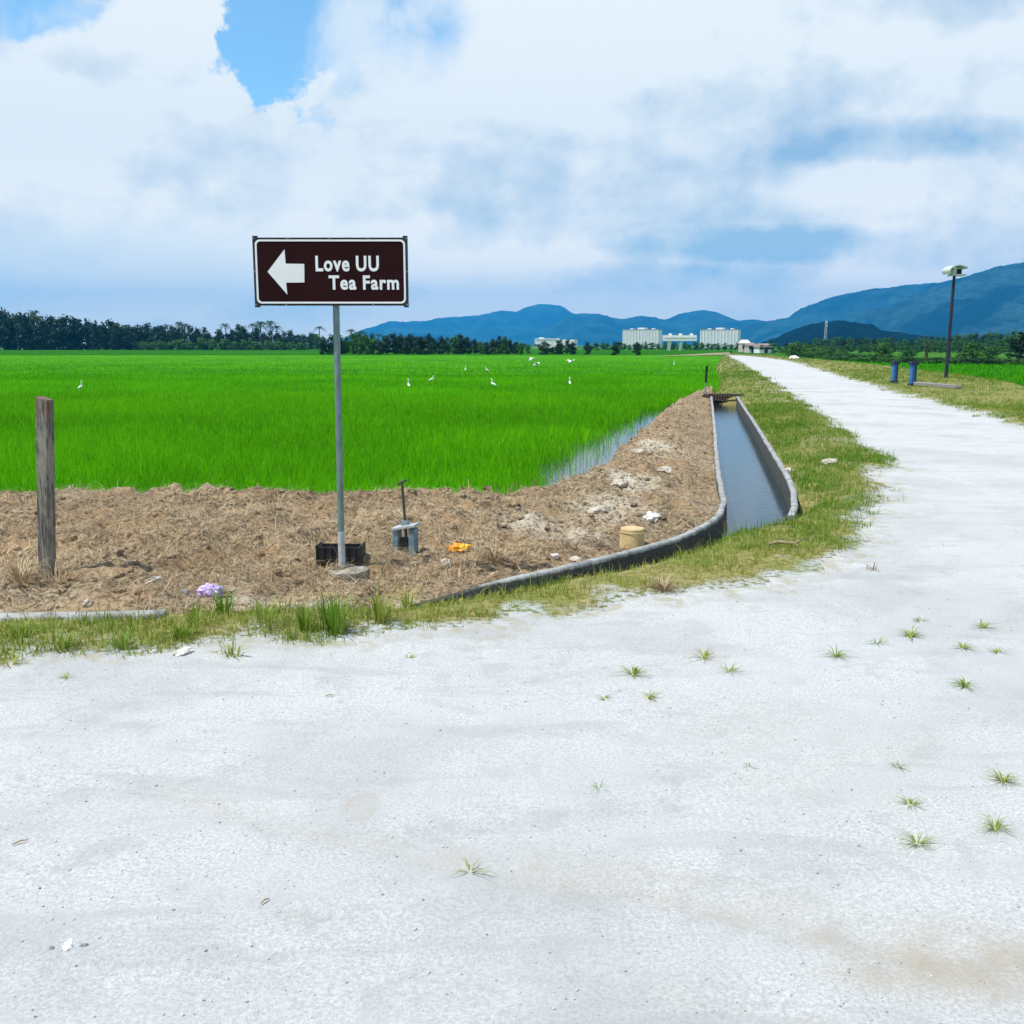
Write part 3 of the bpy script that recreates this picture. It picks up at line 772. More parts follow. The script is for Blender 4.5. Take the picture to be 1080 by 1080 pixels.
# crushed stones lying loose on the road
def stones():
    n = 20000; x, y = fan_points(n, 1.7, 9, 1.1, -.75, .75); m = lookup(s_road_n, x, y) > -.25; x, y = x[m], y[m]; n = len(x)
    base = np.array([(1, 0, 0), (-1, 0, 0), (0, 1, 0), (0, -1, 0), (0, 0, .8), (0, 0, -.6)], float)
    T0 = np.array([(0, 2, 4), (2, 1, 4), (1, 3, 4), (3, 0, 4), (2, 0, 5), (1, 2, 5), (3, 1, 5), (0, 3, 5)])
    r = (.0016 + .0042 * rng.random(n) ** 5) * np.maximum(1, (y / 5)) ** .3
    V = base[None] * r[:, None, None] * rng.uniform(.55, 1.35, (n, 6, 1)) + rng.normal(0, .15, (n, 6, 3)) * r[:, None, None]
    V += np.stack([x, y, zat(x, y) + r * .2], 1)[:, None]
    T = T0[None] + (np.arange(n) * 6)[:, None, None]
    return V.reshape(-1, 3), T.reshape(-1, 3), np.repeat(rng.random(n) ** 2.4, 6)
m_, nt_, b_ = new_mat('loose_stone'); M['loose'] = m_
nt_.put(b_.inputs['Base Color'], nt_.mix(nt_.attr('tint'), (.60, .62, .63), (.25, .25, .24))); b_.inputs['Roughness'].default_value = .95
Vs, Ts, As = stones()
tag(np_mesh('loose_stones', Vs, Ts, M['loose'], {'tint': As}), 'tiny crushed stones loose on the white road', 'gravel', kind='stuff')

# single plants growing through the road, and the taller tufts in the verge
def tuft_mesh(n, h, w, spread, flat, tint0, seed):
    r2 = np.random.default_rng(seed)
    a = r2.uniform(0, 2 * math.pi, n); u = np.stack([np.cos(a), np.sin(a), np.zeros(n)], 1)
    L = h * r2.uniform(.45, 1.0, n); el = r2.normal(1.25 - flat, .3 if flat < .6 else .17, n).clip(.12, 1.5)
    P = u * (spread * r2.random(n) ** .7)[:, None] * r2.uniform(.3, 1, (n, 1)); tip = u * (L * np.cos(el))[:, None]; tip[:, 2] = L * np.sin(el)
    s = np.stack([-u[:, 1], u[:, 0], u[:, 2]], 1) * (w / 2 * r2.uniform(.6, 1.3, n))[:, None]
    V, T = blades(P, tip, s, sag=.5)
    return V, T, np.repeat(np.clip(tint0 + r2.normal(0, .2, n), 0, 1), 5)
TUFTS = [  # u, v, blades, length, flatness, tint, words
    (968, 890, 26, .085, .95, .45, 'flat star shaped grass tuft on the white road, lower right'),
    (1058, 824, 40, .085, .70, .50, 'bushy yellow green tuft near the right edge of the white road'),
    (1050, 874, 34, .075, .80, .45, 'leafy tuft just below the bushy yellow green one on the road'),
    (960, 849, 20, .065, .95, .40, 'small sparse tuft above the flat star shaped one on the road'),
    (948, 809, 12, .050, .95, .10, 'tiny dark green sprig on the white road, right side'),
    (1018, 724, 22, .10, .85, .35, 'green tuft alone on a grey patch of the road'),
    (960, 672, 26, .11, .75, .45, 'round pale tuft in the upper group on the road'),
    (1016, 684, 18, .09, .75, .35, 'upright small tuft right of the round pale one'),
    (1052, 688, 12, .07, .8, .6, 'thin yellowish sprig near the right picture edge'),
    (882, 692, 20, .13, .95, .35, 'wide spreading tuft left of the other road tufts'),
    (925, 679, 10, .08, .9, .05, 'small dark sprig between two road tufts'),
    (668, 712, 24, .12, .8, .35, 'forked green runner plant in the middle of the white road'),
    (684, 736, 14, .08, .8, .6, 'small yellowish tip below the forked runner plant'),
    (742, 694, 16, .13, 1.0, .75, 'dry thin runner grass lying on the road past the middle'),
    (770, 708, 12, .11, 1.0, .55, 'dry grass wisp beside the thin runner grass on the road'),
    (638, 737, 8, .05, .9, .35, 'very small sprig left of the forked runner plant'),
    (496, 920, 10, .085, .85, .55, 'lone brown green wisp of grass in the middle foreground'),
    (632, 832, 6, .055, 1.0, .1, 'dark bent blade of grass lying on the road centre'),
    (790, 810, 6, .04, 1.0, .1, 'speck of dark grass on the bare road centre right'),
    (1035, 662, 16, .12, .95, .55, 'straggling grass runner near the right edge of the road'),
    (970, 655, 10, .08, .9, .35, 'short sprig at the back of the road tufts'),
    (70, 714, 9, .06, .8, .5, 'small lone sprig on the road below the kerb'),
    (432, 693, 9, .05, .9, .7, 'small yellow sprig on the road below the grass verge'),
]
for i, (u, v, n, h, fl, t0, lab) in enumerate(TUFTS):
    V, T, A = tuft_mesh(max(7, int(n * 1.5)), h * 1.15, .0028 if v > 780 else .0048, .012 + h * .12, min(fl + .28, 1.14), t0, 100 + i)
    o = np_mesh('grass_tuft', V, T, M['grass'], {'tint': A}); o.location = g3(u, v, 0, -.002)
    tag(o, lab, 'grass tuft', 'small plants growing through the road')
TALL = [(352, 668, 90, .30, .15, .05, 'tall dense green clump in the verge in front of the sign pole'),
        (400, 655, 60, .27, .2, .45, 'tall yellow green clump right of the densest verge clump'),
        (322, 664, 44, .20, .2, .15, 'short green clump left of the densest verge clump'),
        (280, 660, 36, .22, .2, .35, 'upright thin clump in the verge left of the sign'),
        (236, 646, 50, .20, .35, .0, 'dark green clump just below the purple bag'),
        (208, 660, 26, .20, .3, .4, 'slanting grass clump left below the purple bag'),
        (64, 685, 40, .17, .4, .3, 'low green clump at the road edge below the timber post'),
        (20, 672, 40, .15, .5, .3, 'grass clump at the far left end of the verge'),
        (245, 690, 30, .13, .5, .6, 'yellow clump leaning onto the road edge'),
        (12, 700, 26, .12, .7, .7, 'yellow flattened clump at the left edge of the road'),
        (130, 684, 40, .13, .5, .3, 'low spreading green clump along the left road edge'),
        (190, 672, 60, .13, .5, .2, 'wide low green clump between the kerb and the road'),
        (430, 640, 40, .18, .3, .6, 'dry yellow clump at the end of the canal wall')]
for i, (u, v, n, h, fl, t0, lab) in enumerate(TALL):
    V, T, A = tuft_mesh(n, h, .008, .05 + h * .22, fl, t0, 300 + i)
    o = np_mesh('grass_clump', V, T, M['grass'], {'tint': A}); o.location = g3(u, v, 0, -.01)
    tag(o, lab, 'grass clump', 'taller clumps in the verge')
for u, v, n, h, lab in ((522, 592, 110, .24, 'brown dead clump behind the canal wall beside the orange bag'), (548, 598, 60, .16, 'lower brown dead clump right of the orange bag'),
                        (700, 622, 120, .17, 'heap of brown cut grass on the verge in front of the wall'), (60, 615, 60, .30, 'dry straw clump at the foot of the timber post'),
                        (20, 610, 70, .26, 'dry straw clump at the left edge of the picture'), (920, 600, 14, .13, 'brown dried grass lying at the road bend'),
                        (565, 580, 40, .10, 'small dead clump above the canal wall')):
    V, T, A = tuft_mesh(n, h, .006, h * .45, .65, .45, hash(lab) % 999 if False else n)
    o = np_mesh('dead_clump', V, T, M['straw'], {'tint': A}); o.location = g3(u, v, 0, -.01)
    tag(o, lab, 'dead grass', 'dried clumps on the bank')
# ------------------------------------------------------------------ the sign
bx, by, bz = g3(360, 600)
SY = by                                                        # plane of the sign
def SP(u, v): return PY(u, v, SY)
x0, z0 = SP(269.5, 251.5); x1, z1 = SP(430.5, 322.5)
xa = (SP(269, 287)[0]); xb = (SP(430.5, 287)[0]); zt = SP(350, 251)[1]; zb = SP(350, 322.5)[1]
cx, cz, W, Hh = (xa + xb) / 2, (zt + zb) / 2, xb - xa, zt - zb
px = cx + .02
sg = thing('road_sign', 'brown direction sign with white arrow on a thin steel pole', 'sign', (px, SY, bz))
off = lambda x, z: (x - px, z - bz)
def rrect(hw, hh, r, n=6):
    p = []
    for sx, sz, a0 in ((1, 1, 0), (-1, 1, 90), (-1, -1, 180), (1, -1, 270)):
        for k in range(n + 1):
            a = R(a0 + 90 * k / n); p.append((sx * (hw - r) + r * math.cos(a), sz * (hh - r) + r * math.sin(a)))
    return p
ox, oz = off(cx, cz)
sh = lambda pts: [(ox + x, oz + z) for x, z in pts]
b = MB(); b.prism(sh(rrect(W / 2, Hh / 2, .004, 1)), -.030, -.010)
panel = b.build('sign_panel', M['sign_edge'], sg)
b = MB(); b.prism(sh(rrect(W / 2 - .012, Hh / 2 - .010, .03)), -.0325, -.0300); b.build('sign_face', M['sign_face'], panel)
b = MB(); o1, o2 = rrect(W / 2 - .014, Hh / 2 - .013, .032), rrect(W / 2 - .026, Hh / 2 - .025, .024); n = len(o1)
for i in range(n):
    j = (i + 1) % n; q = sh([o1[i], o1[j], o2[j], o2[i]])
    b.add([(x, -.0350, z) for x, z in q] + [(x, -.0326, z) for x, z in q], [(0, 1, 2, 3), (7, 6, 5, 4), (0, 4, 5, 1), (2, 6, 7, 3)])
b.build('sign_border', M['white'], panel)
ar = [off(*SP(u, v)) for u, v in ((283.5, 287), (301.2, 263.5), (302.5, 278.5), (322, 278.8), (322.2, 298.2), (303, 298.5), (304.3, 311)  )]
b = MB(); b.prism(ar, -.0350, -.0326); b.build('arrow', M['white'], panel)
def text(body, u0, u1, v0, v1):
    xl, zt_ = off(*SP(u0, v0)); xr, zb_ = off(*SP(u1, v1))
    c = bpy.data.curves.new('t', 'FONT'); c.body = body; c.size = 1; c.extrude = .5; c.offset = .030; c.space_character = 1.12; c.space_word = .9; c.resolution_u = 3
    o = bpy.data.objects.new('t', c); col.objects.link(o)
    dg = bpy.context.evaluated_depsgraph_get(); dg.update()
    me = bpy.data.meshes.new_from_object(o.evaluated_get(dg)); bpy.data.objects.remove(o); bpy.data.curves.remove(c)
    V = np.array([v.co[:] for v in me.vertices]); lo, hi = V.min(0), V.max(0)
    s = (V - lo) / (hi - lo)
    for v, q in zip(me.vertices, s): v.co = (xl + q[0] * (xr - xl), -.0326 - .0024 * q[2], zb_ + q[1] * (zt_ - zb_))
    me.materials.append(M['white']); me.name = 'lettering'
    o = bpy.data.objects.new('lettering', me); col.objects.link(o); o.parent = panel; return o
text('Love UU', 333.5, 400.5, 270.2, 286.8); text('Tea Farm', 347.5, 421.5, 290.8, 306.0)
for sx, sz in ((-1, 1), (-1, -1), (1, 1), (1, -1), (0, 1), (-1, 0), (1, 0), (-.55, 1), (.5, 1), (-.6, -1), (.55, -1)):   # rivets round the rim
    b = MB(); b.tube([(ox + sx * (W / 2 - .006), -.036, oz + sz * (Hh / 2 - .0055)), (ox + sx * (W / 2 - .006), -.029, oz + sz * (Hh / 2 - .0055))], .0045, 8); b.build('rivet', M['bolt'], panel)
for sx in (-1, 1):
    b = MB(); b.box((ox + sx * (W / 2 - .014), -.020, oz), (.03, .028, Hh + .022)); b.build('edge_rail', M['sign_edge'], panel)
for sz in (-.3, .3):
    b = MB(); b.box((ox, .002, oz + sz * Hh), (W * .96, .022, .035)); b.build('back_rail', M['galv'], panel)
bot_lean = PY(360, 600, SY)[0] - px                           # the pole stands very slightly off plumb
b = MB(); b.tube([(bot_lean, .035, .20), (0, .035, oz + Hh / 2 - .03)], .0225, 16); b.build('pole', M['galv'], sg)
b = MB(); b.tube([(bot_lean, .035, -.3), (bot_lean, .035, .26)], .0245, 16); b.build('pole_foot', M['slab'], sg)
b = MB(); b.lathe([(.15, -.14), (.145, -.015), (.12, .004), (.06, .014), (.02, .016)], (bot_lean + .03, .03, 0), 20); ft = b.build('footing', M['cement'], sg, jitter=.022, smooth=False)

# ------------------------------------------------------------------ timber post
x, y, z = g3(50, 606)
tp = thing('timber_post', 'weathered grey square timber post standing in the straw', 'post', (x, y, z), R(-12))
xt, zt = PY(47, 421, y + .0); lx = xt - x; Ht = zt - z
b = MB(); b.box((0, 0, Ht / 2 - .2), (.080, .080, Ht + .4)); o = b.build('post', M['timber'], tp, bevel=.004, jitter=.0015)
me = o.data
for v_ in me.vertices:
    k = v_.co.z / Ht; v_.co.x += lx * k * math.cos(R(-12)); v_.co.y -= lx * k * math.sin(R(-12))
    if k > .97: v_.co.z += (.018 if v_.co.x < lx * math.cos(R(-12)) else -.004)

# ------------------------------------------------------------------ black tub behind the sign pole
x, y, z = g3(358, 594)
t = thing('black_tub', 'black plastic battery tub lying behind the foot of the sign pole', 'tub', (x + .0, y + .075, z - .02), R(-3))
def shell(b, L, Wd, h, th):
    b.box((0, -Wd / 2, h / 2), (L, th, h)); b.box((0, Wd / 2, h / 2), (L, th, h))
    b.box((-L / 2 + th / 2, 0, h / 2), (th, Wd - th, h)); b.box((L / 2 - th / 2, 0, h / 2), (th, Wd - th, h)); b.box((0, 0, th / 2 + .001), (L - 2 * th, Wd - th, th))
b = MB(); shell(b, .30, .13, .135, .012); b.build('tub_body', M['black'], t, bevel=.003)
for xx in (-.157, .157):
    b = MB(); b.box((xx, -.005, .078), (.016, .15, .140)); b.build('end_flange', M['black'], t, bevel=.004)
for xx in (-.11, -.055, .06, .115):
    b = MB(); b.box((xx, -.074, .068), (.014, .016, .12)); b.build('rib', M['black'], t, bevel=.003)

# ------------------------------------------------------------------ little sluice gates
def sluice(loc, rz, label, full):
    t = thing('sluice_gate', label, 'sluice gate', loc, rz)
    if full:
        for s in (-1, 1):
            b = MB(); b.box((s * .078, 0, .055), (.052, .12, .31)); b.build('side_post', M['bluegrey'], t, bevel=.006, jitter=.003)
        b = MB(); b.box((.008, 0, .222), (.225, .15, .024), ry=R(-9)); b.build('cap_slab', M['slab'], t, bevel=.005, jitter=.003)
        b = MB(); b.box((0, .01, .03), (.10, .012, .20)); b.build('gate_plate', M['iron'], t)
        b = MB(); b.tube([(.012, 0, .1), (-.022, 0, .58)], .0125, 10); b.build('spindle', M['iron'], t)
        b = MB(); b.tube([(-.062, 0, .565), (.02, 0, .60)], .010, 8); b.build('handle', M['iron'], t)
        b = MB(); b.box((.004, 0, .25), (.06, .06, .04)); b.build('collar', M['bluegrey'], t, bevel=.005)
    else:
        b = MB(); b.tube([(0, 0, -.3), (.01, 0, .48)], .022, 10); b.build('spindle', M['bluegrey'], t)
        b = MB(); b.tube([(.01, 0, .40), (.03, 0, .92)], [.038, .04], 10); b.build('sleeve', M['black'], t)
        b = MB(); b.box((0, 0, .03), (.30, .16, .06)); b.build('base_block', M['slab'], t, bevel=.01)
x, y, z = g3(427, 585); sluice((x, y + .05, z), R(-14), 'small grey sluice gate with T handle standing on the embankment', True)
bpy.data.objects['sluice_gate'].scale = (.84, .84, .95)
x, y, z = g3(747, 416); sluice((x - .10, y, .0), 0, 'dark sleeved spindle sticking up at the far end of the canal', False)

# trash rack and end wall of the canal
ex, ey = fend; rx_, ry_ = rwall_line[-1]
t = thing('trash_rack', 'dark rusty grating across the far end of the canal', 'grating', ((ex + rx_) / 2, (ey + ry_) / 2 + .25, -.05), R(-6))
wd = rx_ - ex + .36
b = MB(); b.box((0, .16, -.22), (wd + .16, .16, .60)); b.build('end_wall', M['rust'], t, bevel=.02, jitter=.02)
for k in range(15):
    q = -1 + 2 * k / 14; xx = q * wd / 2
    b = MB(); b.tube([(xx, .20, .125), (xx * .98, .04, .10), (xx * .92, -.10, -.02 - .05 * (1 - q * q)), (xx * .8, -.08, -.10 - .16 * (1 - q * q))], .020, 6); b.build('bar', M['rust'], t)
for pts in ([(-wd * .53, .05, .105), (0, .05, .115), (wd * .53, .05, .105)], [(-wd * .48, -.10, -.03), (0, -.12, -.075), (wd * .48, -.10, -.03)], [(-wd * .40, -.08, -.10), (0, -.09, -.24), (wd * .40, -.08, -.10)]):
    b = MB(); b.tube(pts, .026, 6); b.build('cross_bar', M['rust'], t)

# ------------------------------------------------------------------ pail, bags, stones, stick
x, y, z = g3(668, 581)
t = thing('upturned_pail', 'dusty beige pail standing upside down on the embankment', 'pail', (x, y + .09, z - .015), R(20))
b = MB(); b.lathe([(.108, .0), (.110, .012), (.104, .016), (.095, .14), (.094, .180), (.088, .186), (.02, .184)], n=28); b.build('pail_body', M['beige'], t, smooth=False, jitter=.002)
b = MB(); b.tube([(-.104, -.03, .03), (-.13, -.06, .012), (-.10, -.11, .005), (-.03, -.125, .006)], .006, 6); b.build('bail_handle', M['beige'], t)
b = MB(); b.lathe([(.098, .150), (.101, .155), (.098, .160)], n=28, caps=False); b.build('rim_band', M['beige'], t)

def lump(name, loc, size, mat, seed, amp=.35, sub=3, sharp=2.2, rz=0):
    bm = bmesh.new(); bmesh.ops.create_icosphere(bm, subdivisions=sub, radius=1)
    o_ = Vector((seed * 3.1, seed * 1.7, seed))
    for v_ in bm.verts:
        n_ = v_.co.normalized(); k = 1 + amp * mnoise.noise(n_ * sharp + o_) + amp * .6 * abs(mnoise.noise(n_ * sharp * 2.6 + o_)) - amp * .25
        c = n_ * k; v_.co = (c.x * size[0], c.y * size[1], max(c.z, -.35) * size[2])
    me = bpy.data.meshes.new(name); bm.to_mesh(me); bm.free(); me.materials.append(mat)
    o = bpy.data.objects.new(name, me); col.objects.link(o); o.location = loc; o.rotation_euler = (0, 0, rz); return o
def bag(u, v, size, mat, seed, label, tail):
    x, y, z = g3(u, v); t = thing('plastic_bag', label, 'plastic bag', (x, y + size[1] * .6, z + .0), 0)
    o = lump('bag_body', (0, 0, size[2] * .3), size, mat, seed, .34, 4, 2.6); o.parent = t
    for a, ln in tail:
        b = MB(); b.add([(math.cos(a) * size[0] * .6, math.sin(a) * size[1] * .6, size[2] * .6), (math.cos(a) * size[0] * .6 + .02, math.sin(a) * size[1] * .6 + .03, size[2] * .35),
                         (math.cos(a) * (size[0] + ln), math.sin(a) * (size[1] + ln) + .03, .02), (math.cos(a) * (size[0] + ln), math.sin(a) * (size[1] + ln) - .02, .035)], [(0, 1, 2, 3)])
        f_ = b.build('bag_flap', mat, t); f_.modifiers.new('s', 'SOLIDIFY').thickness = .002
bag(219, 629, (.082, .06, .055), M['purple'], 4.3, 'crumpled purple plastic bag lying at the foot of the bank', [(0.2, .03), (3.4, .02)])
bag(484, 581, (.082, .05, .045), M['orange'], 9.1, 'crumpled orange and yellow plastic bag on the embankment', [(3.0, .05), (.3, .03)])
STN = [(245, 624, (.060, .04, .022), 'stone', 'pale flat stone just right of the purple bag'), (688, 549, (.115, .09, .06), 'plaster', 'big white lump of broken plaster on the bank above the pail'),
       (301, 623, (.020, .018, .016), 'greystone', 'small dark stone on the bare patch left of the sign'), (606, 592, (.06, .04, .03), 'stone', 'pale stone behind the canal wall left of the pail'),
       (585, 588, (.035, .03, .03), 'plaster', 'small white scrap behind the canal wall'), (162, 613, (.06, .035, .025), 'stone', 'pale slab shaped stone on the straw right of the post'),
       (92, 638, (.045, .03, .03), 'stone', 'pale stone in the straw just above the kerb'), (470, 597, (.045, .035, .05), 'stone', 'upright pale stone below the orange bag'),
       (655, 512, (.10, .10, .05), 'stone', 'pale clod on the bank top left of the canal'), (630, 540, (.14, .08, .04), 'stone', 'flat pale clod left of the big white lump'),
       (702, 497, (.12, .10, .05), 'stone', 'pale clod beside the canal wall halfway up the bank'), (672, 478, (.16, .12, .05), 'stone', 'long pale clod high on the narrow bank'),
       (195, 627, (.03, .03, .03), 'greystone', 'grey stone left of the purple bag'), (192, 690, (.06, .04, .022), 'plaster', 'white stone half buried at the edge of the road'),
       (71, 999, (.022, .013, .010), 'white', 'white pebble at the lower left on the road'), (54, 1001, (.007, .006, .005), 'greystone', 'dark pebble left of the white pebble'),
       (88, 998, (.010, .006, .005), 'greystone', 'dark pebble right of the white pebble'), (832, 498, (.10, .07, .05), 'stone', 'pale stone in the grass beside the canal wall'),
       (878, 489, (.16, .10, .05), 'stone', 'flat pale rock at the grass edge of the road'), (905, 378, (.5, .3, .3), 'white', 'white boulder far along the right side of the road')]
STN[-1] = (838, 378, (.55, .35, .28), 'white', 'white rock at the hedge end far along the road')
for i, (u, v, s, mm, lab) in enumerate(STN):
    x, y, z = g3(u, v); tag(lump('stone', (x, y + s[1] * .5, z + s[2] * .12), s, M[mm], i * 1.37 + 2, .45, 3, 1.9, i * .8), lab, 'stone', 'stones and clods')
# rubble of dug clods on the bank
cl_protos = [lump('clod', (0, 0, -50), (1, .85, .7), M['earth'], 20 + k, .6, 2, 2.0).data for k in range(5)]
for o in [o for o in col.objects if o.name.startswith('clod')]: bpy.data.objects.remove(o)
Vc, Tc, bb = [], [], 0
for k in range(2400):
    d_ = rng.uniform(5.7, 9.8) if k < 1600 else rng.uniform(9.5, 30)
    xx = rng.uniform(-.62, .22) * d_ if k < 1600 else float(np.interp(d_, [9.5, 13, 17, 26, 31], [1.3, 1.75, 2.5, 4.4, 6.0])) + rng.normal(0, .4)
    if float(lookup(s_emb, np.array(xx), np.array(d_))) < .06: continue
    me = cl_protos[k % 5]; v_ = np.array([q.co[:] for q in me.vertices]); f_ = np.array([p.vertices[:] for p in me.polygons])
    s_ = .008 + .038 * rng.random() ** 4; a_ = rng.uniform(0, 6.28); c_, q_ = math.cos(a_), math.sin(a_)
    v_ = v_ @ np.array([[c_, q_, 0], [-q_, c_, 0], [0, 0, 1]]) * s_ + np.array([xx, d_, float(zat(xx, d_)) + s_ * .1])
    Vc.append(v_); Tc.append(f_ + bb); bb += len(v_)
o = np_mesh('clods', np.concatenate(Vc), np.concatenate(Tc), M['earth'], {'pale': np.repeat(.6 * rng.random(len(Vc)) ** 4, len(v_))})
tag(o, 'loose clods of dug earth over the brown embankment', 'clods', kind='stuff')

x, y, z = g3(828, 577)
b = MB(); b.tube([(-.14, 0, .02), (-.05, .03, .035), (.06, -.01, .03), (.15, .03, .06)], [.010, .016, .014, .006], 8); b.tube([(.06, -.01, .03), (.11, -.05, .02)], [.008, .003], 6)
o = b.build('branch', M['stick'], None, smooth=True); o.location = (x, y, z); tag(o, 'bare broken branch lying on the grass beside the canal end', 'branch')
for u, v, L, a, lab in ((690, 620, .2, .3, 'dry twig on the heap of cut grass'), (22, 890, .05, .7, 'thin dark twig at the left on the road'), (348, 735, .045, .2, 'short dark twig on the upper middle of the road'), (280, 952, .03, .9, 'tiny twig below the middle of the road')):
    x, y, z = g3(u, v); b = MB(); b.tube([(-L / 2, 0, .004), (0, L * .06, .008), (L / 2, 0, .004)], [.0022, .003, .0012], 6)
    o = b.build('twig', M['stick']); o.location = (x, y, z + .002); o.rotation_euler = (0, 0, a); tag(o, lab, 'twig')

# ------------------------------------------------------------------ blue sluice posts and their beam
def blue_post(u, v, vt, label):
    x, y, z = g3(u, v); ht = (v - vt) / F * y
    t = thing('blue_post', label, 'post', (x, y, z), R(12))
    b = MB(); b.box((0, 0, ht * .46), (.19, .18, ht * .92)); b.build('shaft', M['blue'], t, bevel=.02)
    b = MB(); b.box((0, 0, ht * .94), (.28, .26, .13)); b.build('cap', M['blue_dark'], t, bevel=.02)
    b = MB(); b.box((.05, -.095, ht * .46), (.045, .02, ht * .8)); b.build('gate_groove', M['blue_dark'], t)
    b = MB(); b.box((0, 0, .03), (.25, .24, .12)); b.build('base', M['blue_dark'], t, bevel=.01)
    return x, y, z
blue_post(943, 404, 381.5, 'farther of two blue painted concrete gate posts beyond the road')
x, y, z = blue_post(962, 407, 382, 'nearer of two blue painted concrete gate posts beyond the road')
x2, y2, z2 = g3(1006, 410.5)
b = MB(); L = math.hypot(x2 - x, y2 - y); b.box((0, 0, 0), (L + .2, .22, .13)); o = b.build('concrete_beam', M['greystone'], None, bevel=.02, jitter=.01)
o.location = ((x + x2) / 2 + .1, (y + y2) / 2, (z + z2) / 2 + .08); o.rotation_euler = (0, 0, math.atan2(y2 - y, x2 - x)); tag(o, 'low grey concrete culvert beam running right from the blue posts', 'beam')

# ------------------------------------------------------------------ owl box on its pole
x, y, z = g3(997.5, 399)
xt, zt = PY(1006.5, 291, y)
t = thing('nest_box', 'white bird nest box with curved roof on a tall dark pole', 'nest box', (x, y, z))
hp = zt - z; lx = xt - x
b = MB(); b.tube([(0, 0, -.5), (lx * .45, 0, hp * .5), (lx, 0, hp)], [.085, .075, .065], 10); b.build('pole', M['pole_dark'], t)
s = y / F
b = MB(); b.box((lx + 2.5 * s, 0, hp + .03), (13.5 * s, .62, .06)); b.build('tray', M['box_white'], t)
b = MB(); b.box((lx + 0.8 * s, .02, hp + 4.0 * s), (9 * s, .50, 7.5 * s)); bd = b.build('box', M['box_white'], t)
b = MB(); b.box((lx + 2.2 * s, -.236, hp + 3.9 * s), (4.6 * s, .03, 5.4 * s)); b.build('entrance', M['box_dark'], bd)
arc = []
for k in range(13):
    a = R(205 - 175 * k / 12); arc.append((lx + 1.0 * s + 10.0 * s * math.cos(a) * 1.0, hp + 5.2 * s + 5.4 * s * math.sin(a)))
inn = [(px_ * .93 + (lx + 1.0 * s) * .07, pz - .05) for px_, pz in arc]
b = MB()
for k in range(12):
    q = [arc[k], arc[k + 1], inn[k + 1], inn[k]]
    b.add([(p_[0], -.42, p_[1]) for p_ in q] + [(p_[0], .42, p_[1]) for p_ in q], [(0, 1, 2, 3), (7, 6, 5, 4), (0, 4, 5, 1), (2, 6, 7, 3), (1, 5, 6, 2), (3, 7, 4, 0)])
b.build('curved_roof', M['box_white'], t)

# ------------------------------------------------------------------ egrets in the rice
def egret_mesh(neck, wings):
    b = MB(); b.cur = 0
    if not wings:
        b.tube([(-.30, 0, .40), (-.22, 0, .44), (-.08, 0, .50), (.05, 0, .54), (.13, 0, .60), (.10, 0, .70), (.07, 0, .70 + neck * .4), (.11, 0, .70 + neck * .8), (.15, 0, .70 + neck), (.21, 0, .695 + neck)],
               [.012, .05, .088, .085, .05, .033, .027, .026, .033, .014], 12)
    else:
        b.tube([(-.42, 0, .02), (-.25, 0, .04), (-.08, 0, .05), (.10, 0, .06), (.20, 0, .10), (.17, 0, .15), (.24, 0, .16), (.31, 0, .14)], [.02, .06, .09, .08, .05, .04, .04, .012], 12)
        for s in (-1, 1):
            b.tube([(.06, s * .05, .08), (.08, s * .25, .20), (.00, s * .48, .27), (-.10, s * .66, .24)], [.03, .03, .024, .008], 8, flat=5.5)
    b.cur = 1
    if not wings: b.tube([(.205, 0, .697 + neck), (.32, 0, .675 + neck)], [.013, .003], 8)
    else: b.tube([(.30, 0, .142), (.42, 0, .13)], [.012, .003], 8)
    b.cur = 2
    if not wings:
        for s in (-.035, .035): b.tube([(-.02, s, .46), (-.05, s, .24), (-.02, s, .0), (.05, s, .0)], [.014, .009, .008, .006], 6)
    else:
        b.tube([(-.30, .0, .02), (-.62, 0, .0)], [.02, .008], 6)
    return b
def egret(u, v, rz, neck, label, wings=False, up=0):
    x, y = G(u, v, -.08 if not wings else .0)
    o = egret_mesh(neck, wings).build('egret', [M['egret'], M['beak'], M['leg']], None, smooth=True)
    o.scale = (.55,) * 3 if not wings else (.62,) * 3
    o.location = (x, y, -.36 if not wings else up); o.rotation_euler = (0, 0, rz); tag(o, label, 'bird', 'egrets in the rice field')
egret(85, 408, R(75), .24, 'white egret far left in the rice above the timber post')
egret(431, 406, R(110), .26, 'tall white egret in the rice right of the sign pole')
egret(455.5, 400, R(20), .12, 'small hunched white egret just right of the tall one')
egret(491, 389.5, R(80), .22, 'thin distant white egret behind the pair of egrets in the middle')
egret(513.5, 390, R(160), .15, 'distant white egret above another one in mid field')
egret(520, 405, R(150), .22, 'white egret bending right below the distant one in mid field')
egret(601, 403.5, R(95), .24, 'upright white egret directly under a flying one')
egret(711, 384, R(80), .24, 'far white egret near the canal side of the field')
egret(561, 389, R(20), 0, 'upper white egret of the two flying side by side', True, .55)
egret(566, 391.5, R(-15), 0, 'lower white egret of the two flying side by side', True, .35)
egret(602, 390, R(35), 0, 'white egret flying with raised wings above the upright one', True, .45)
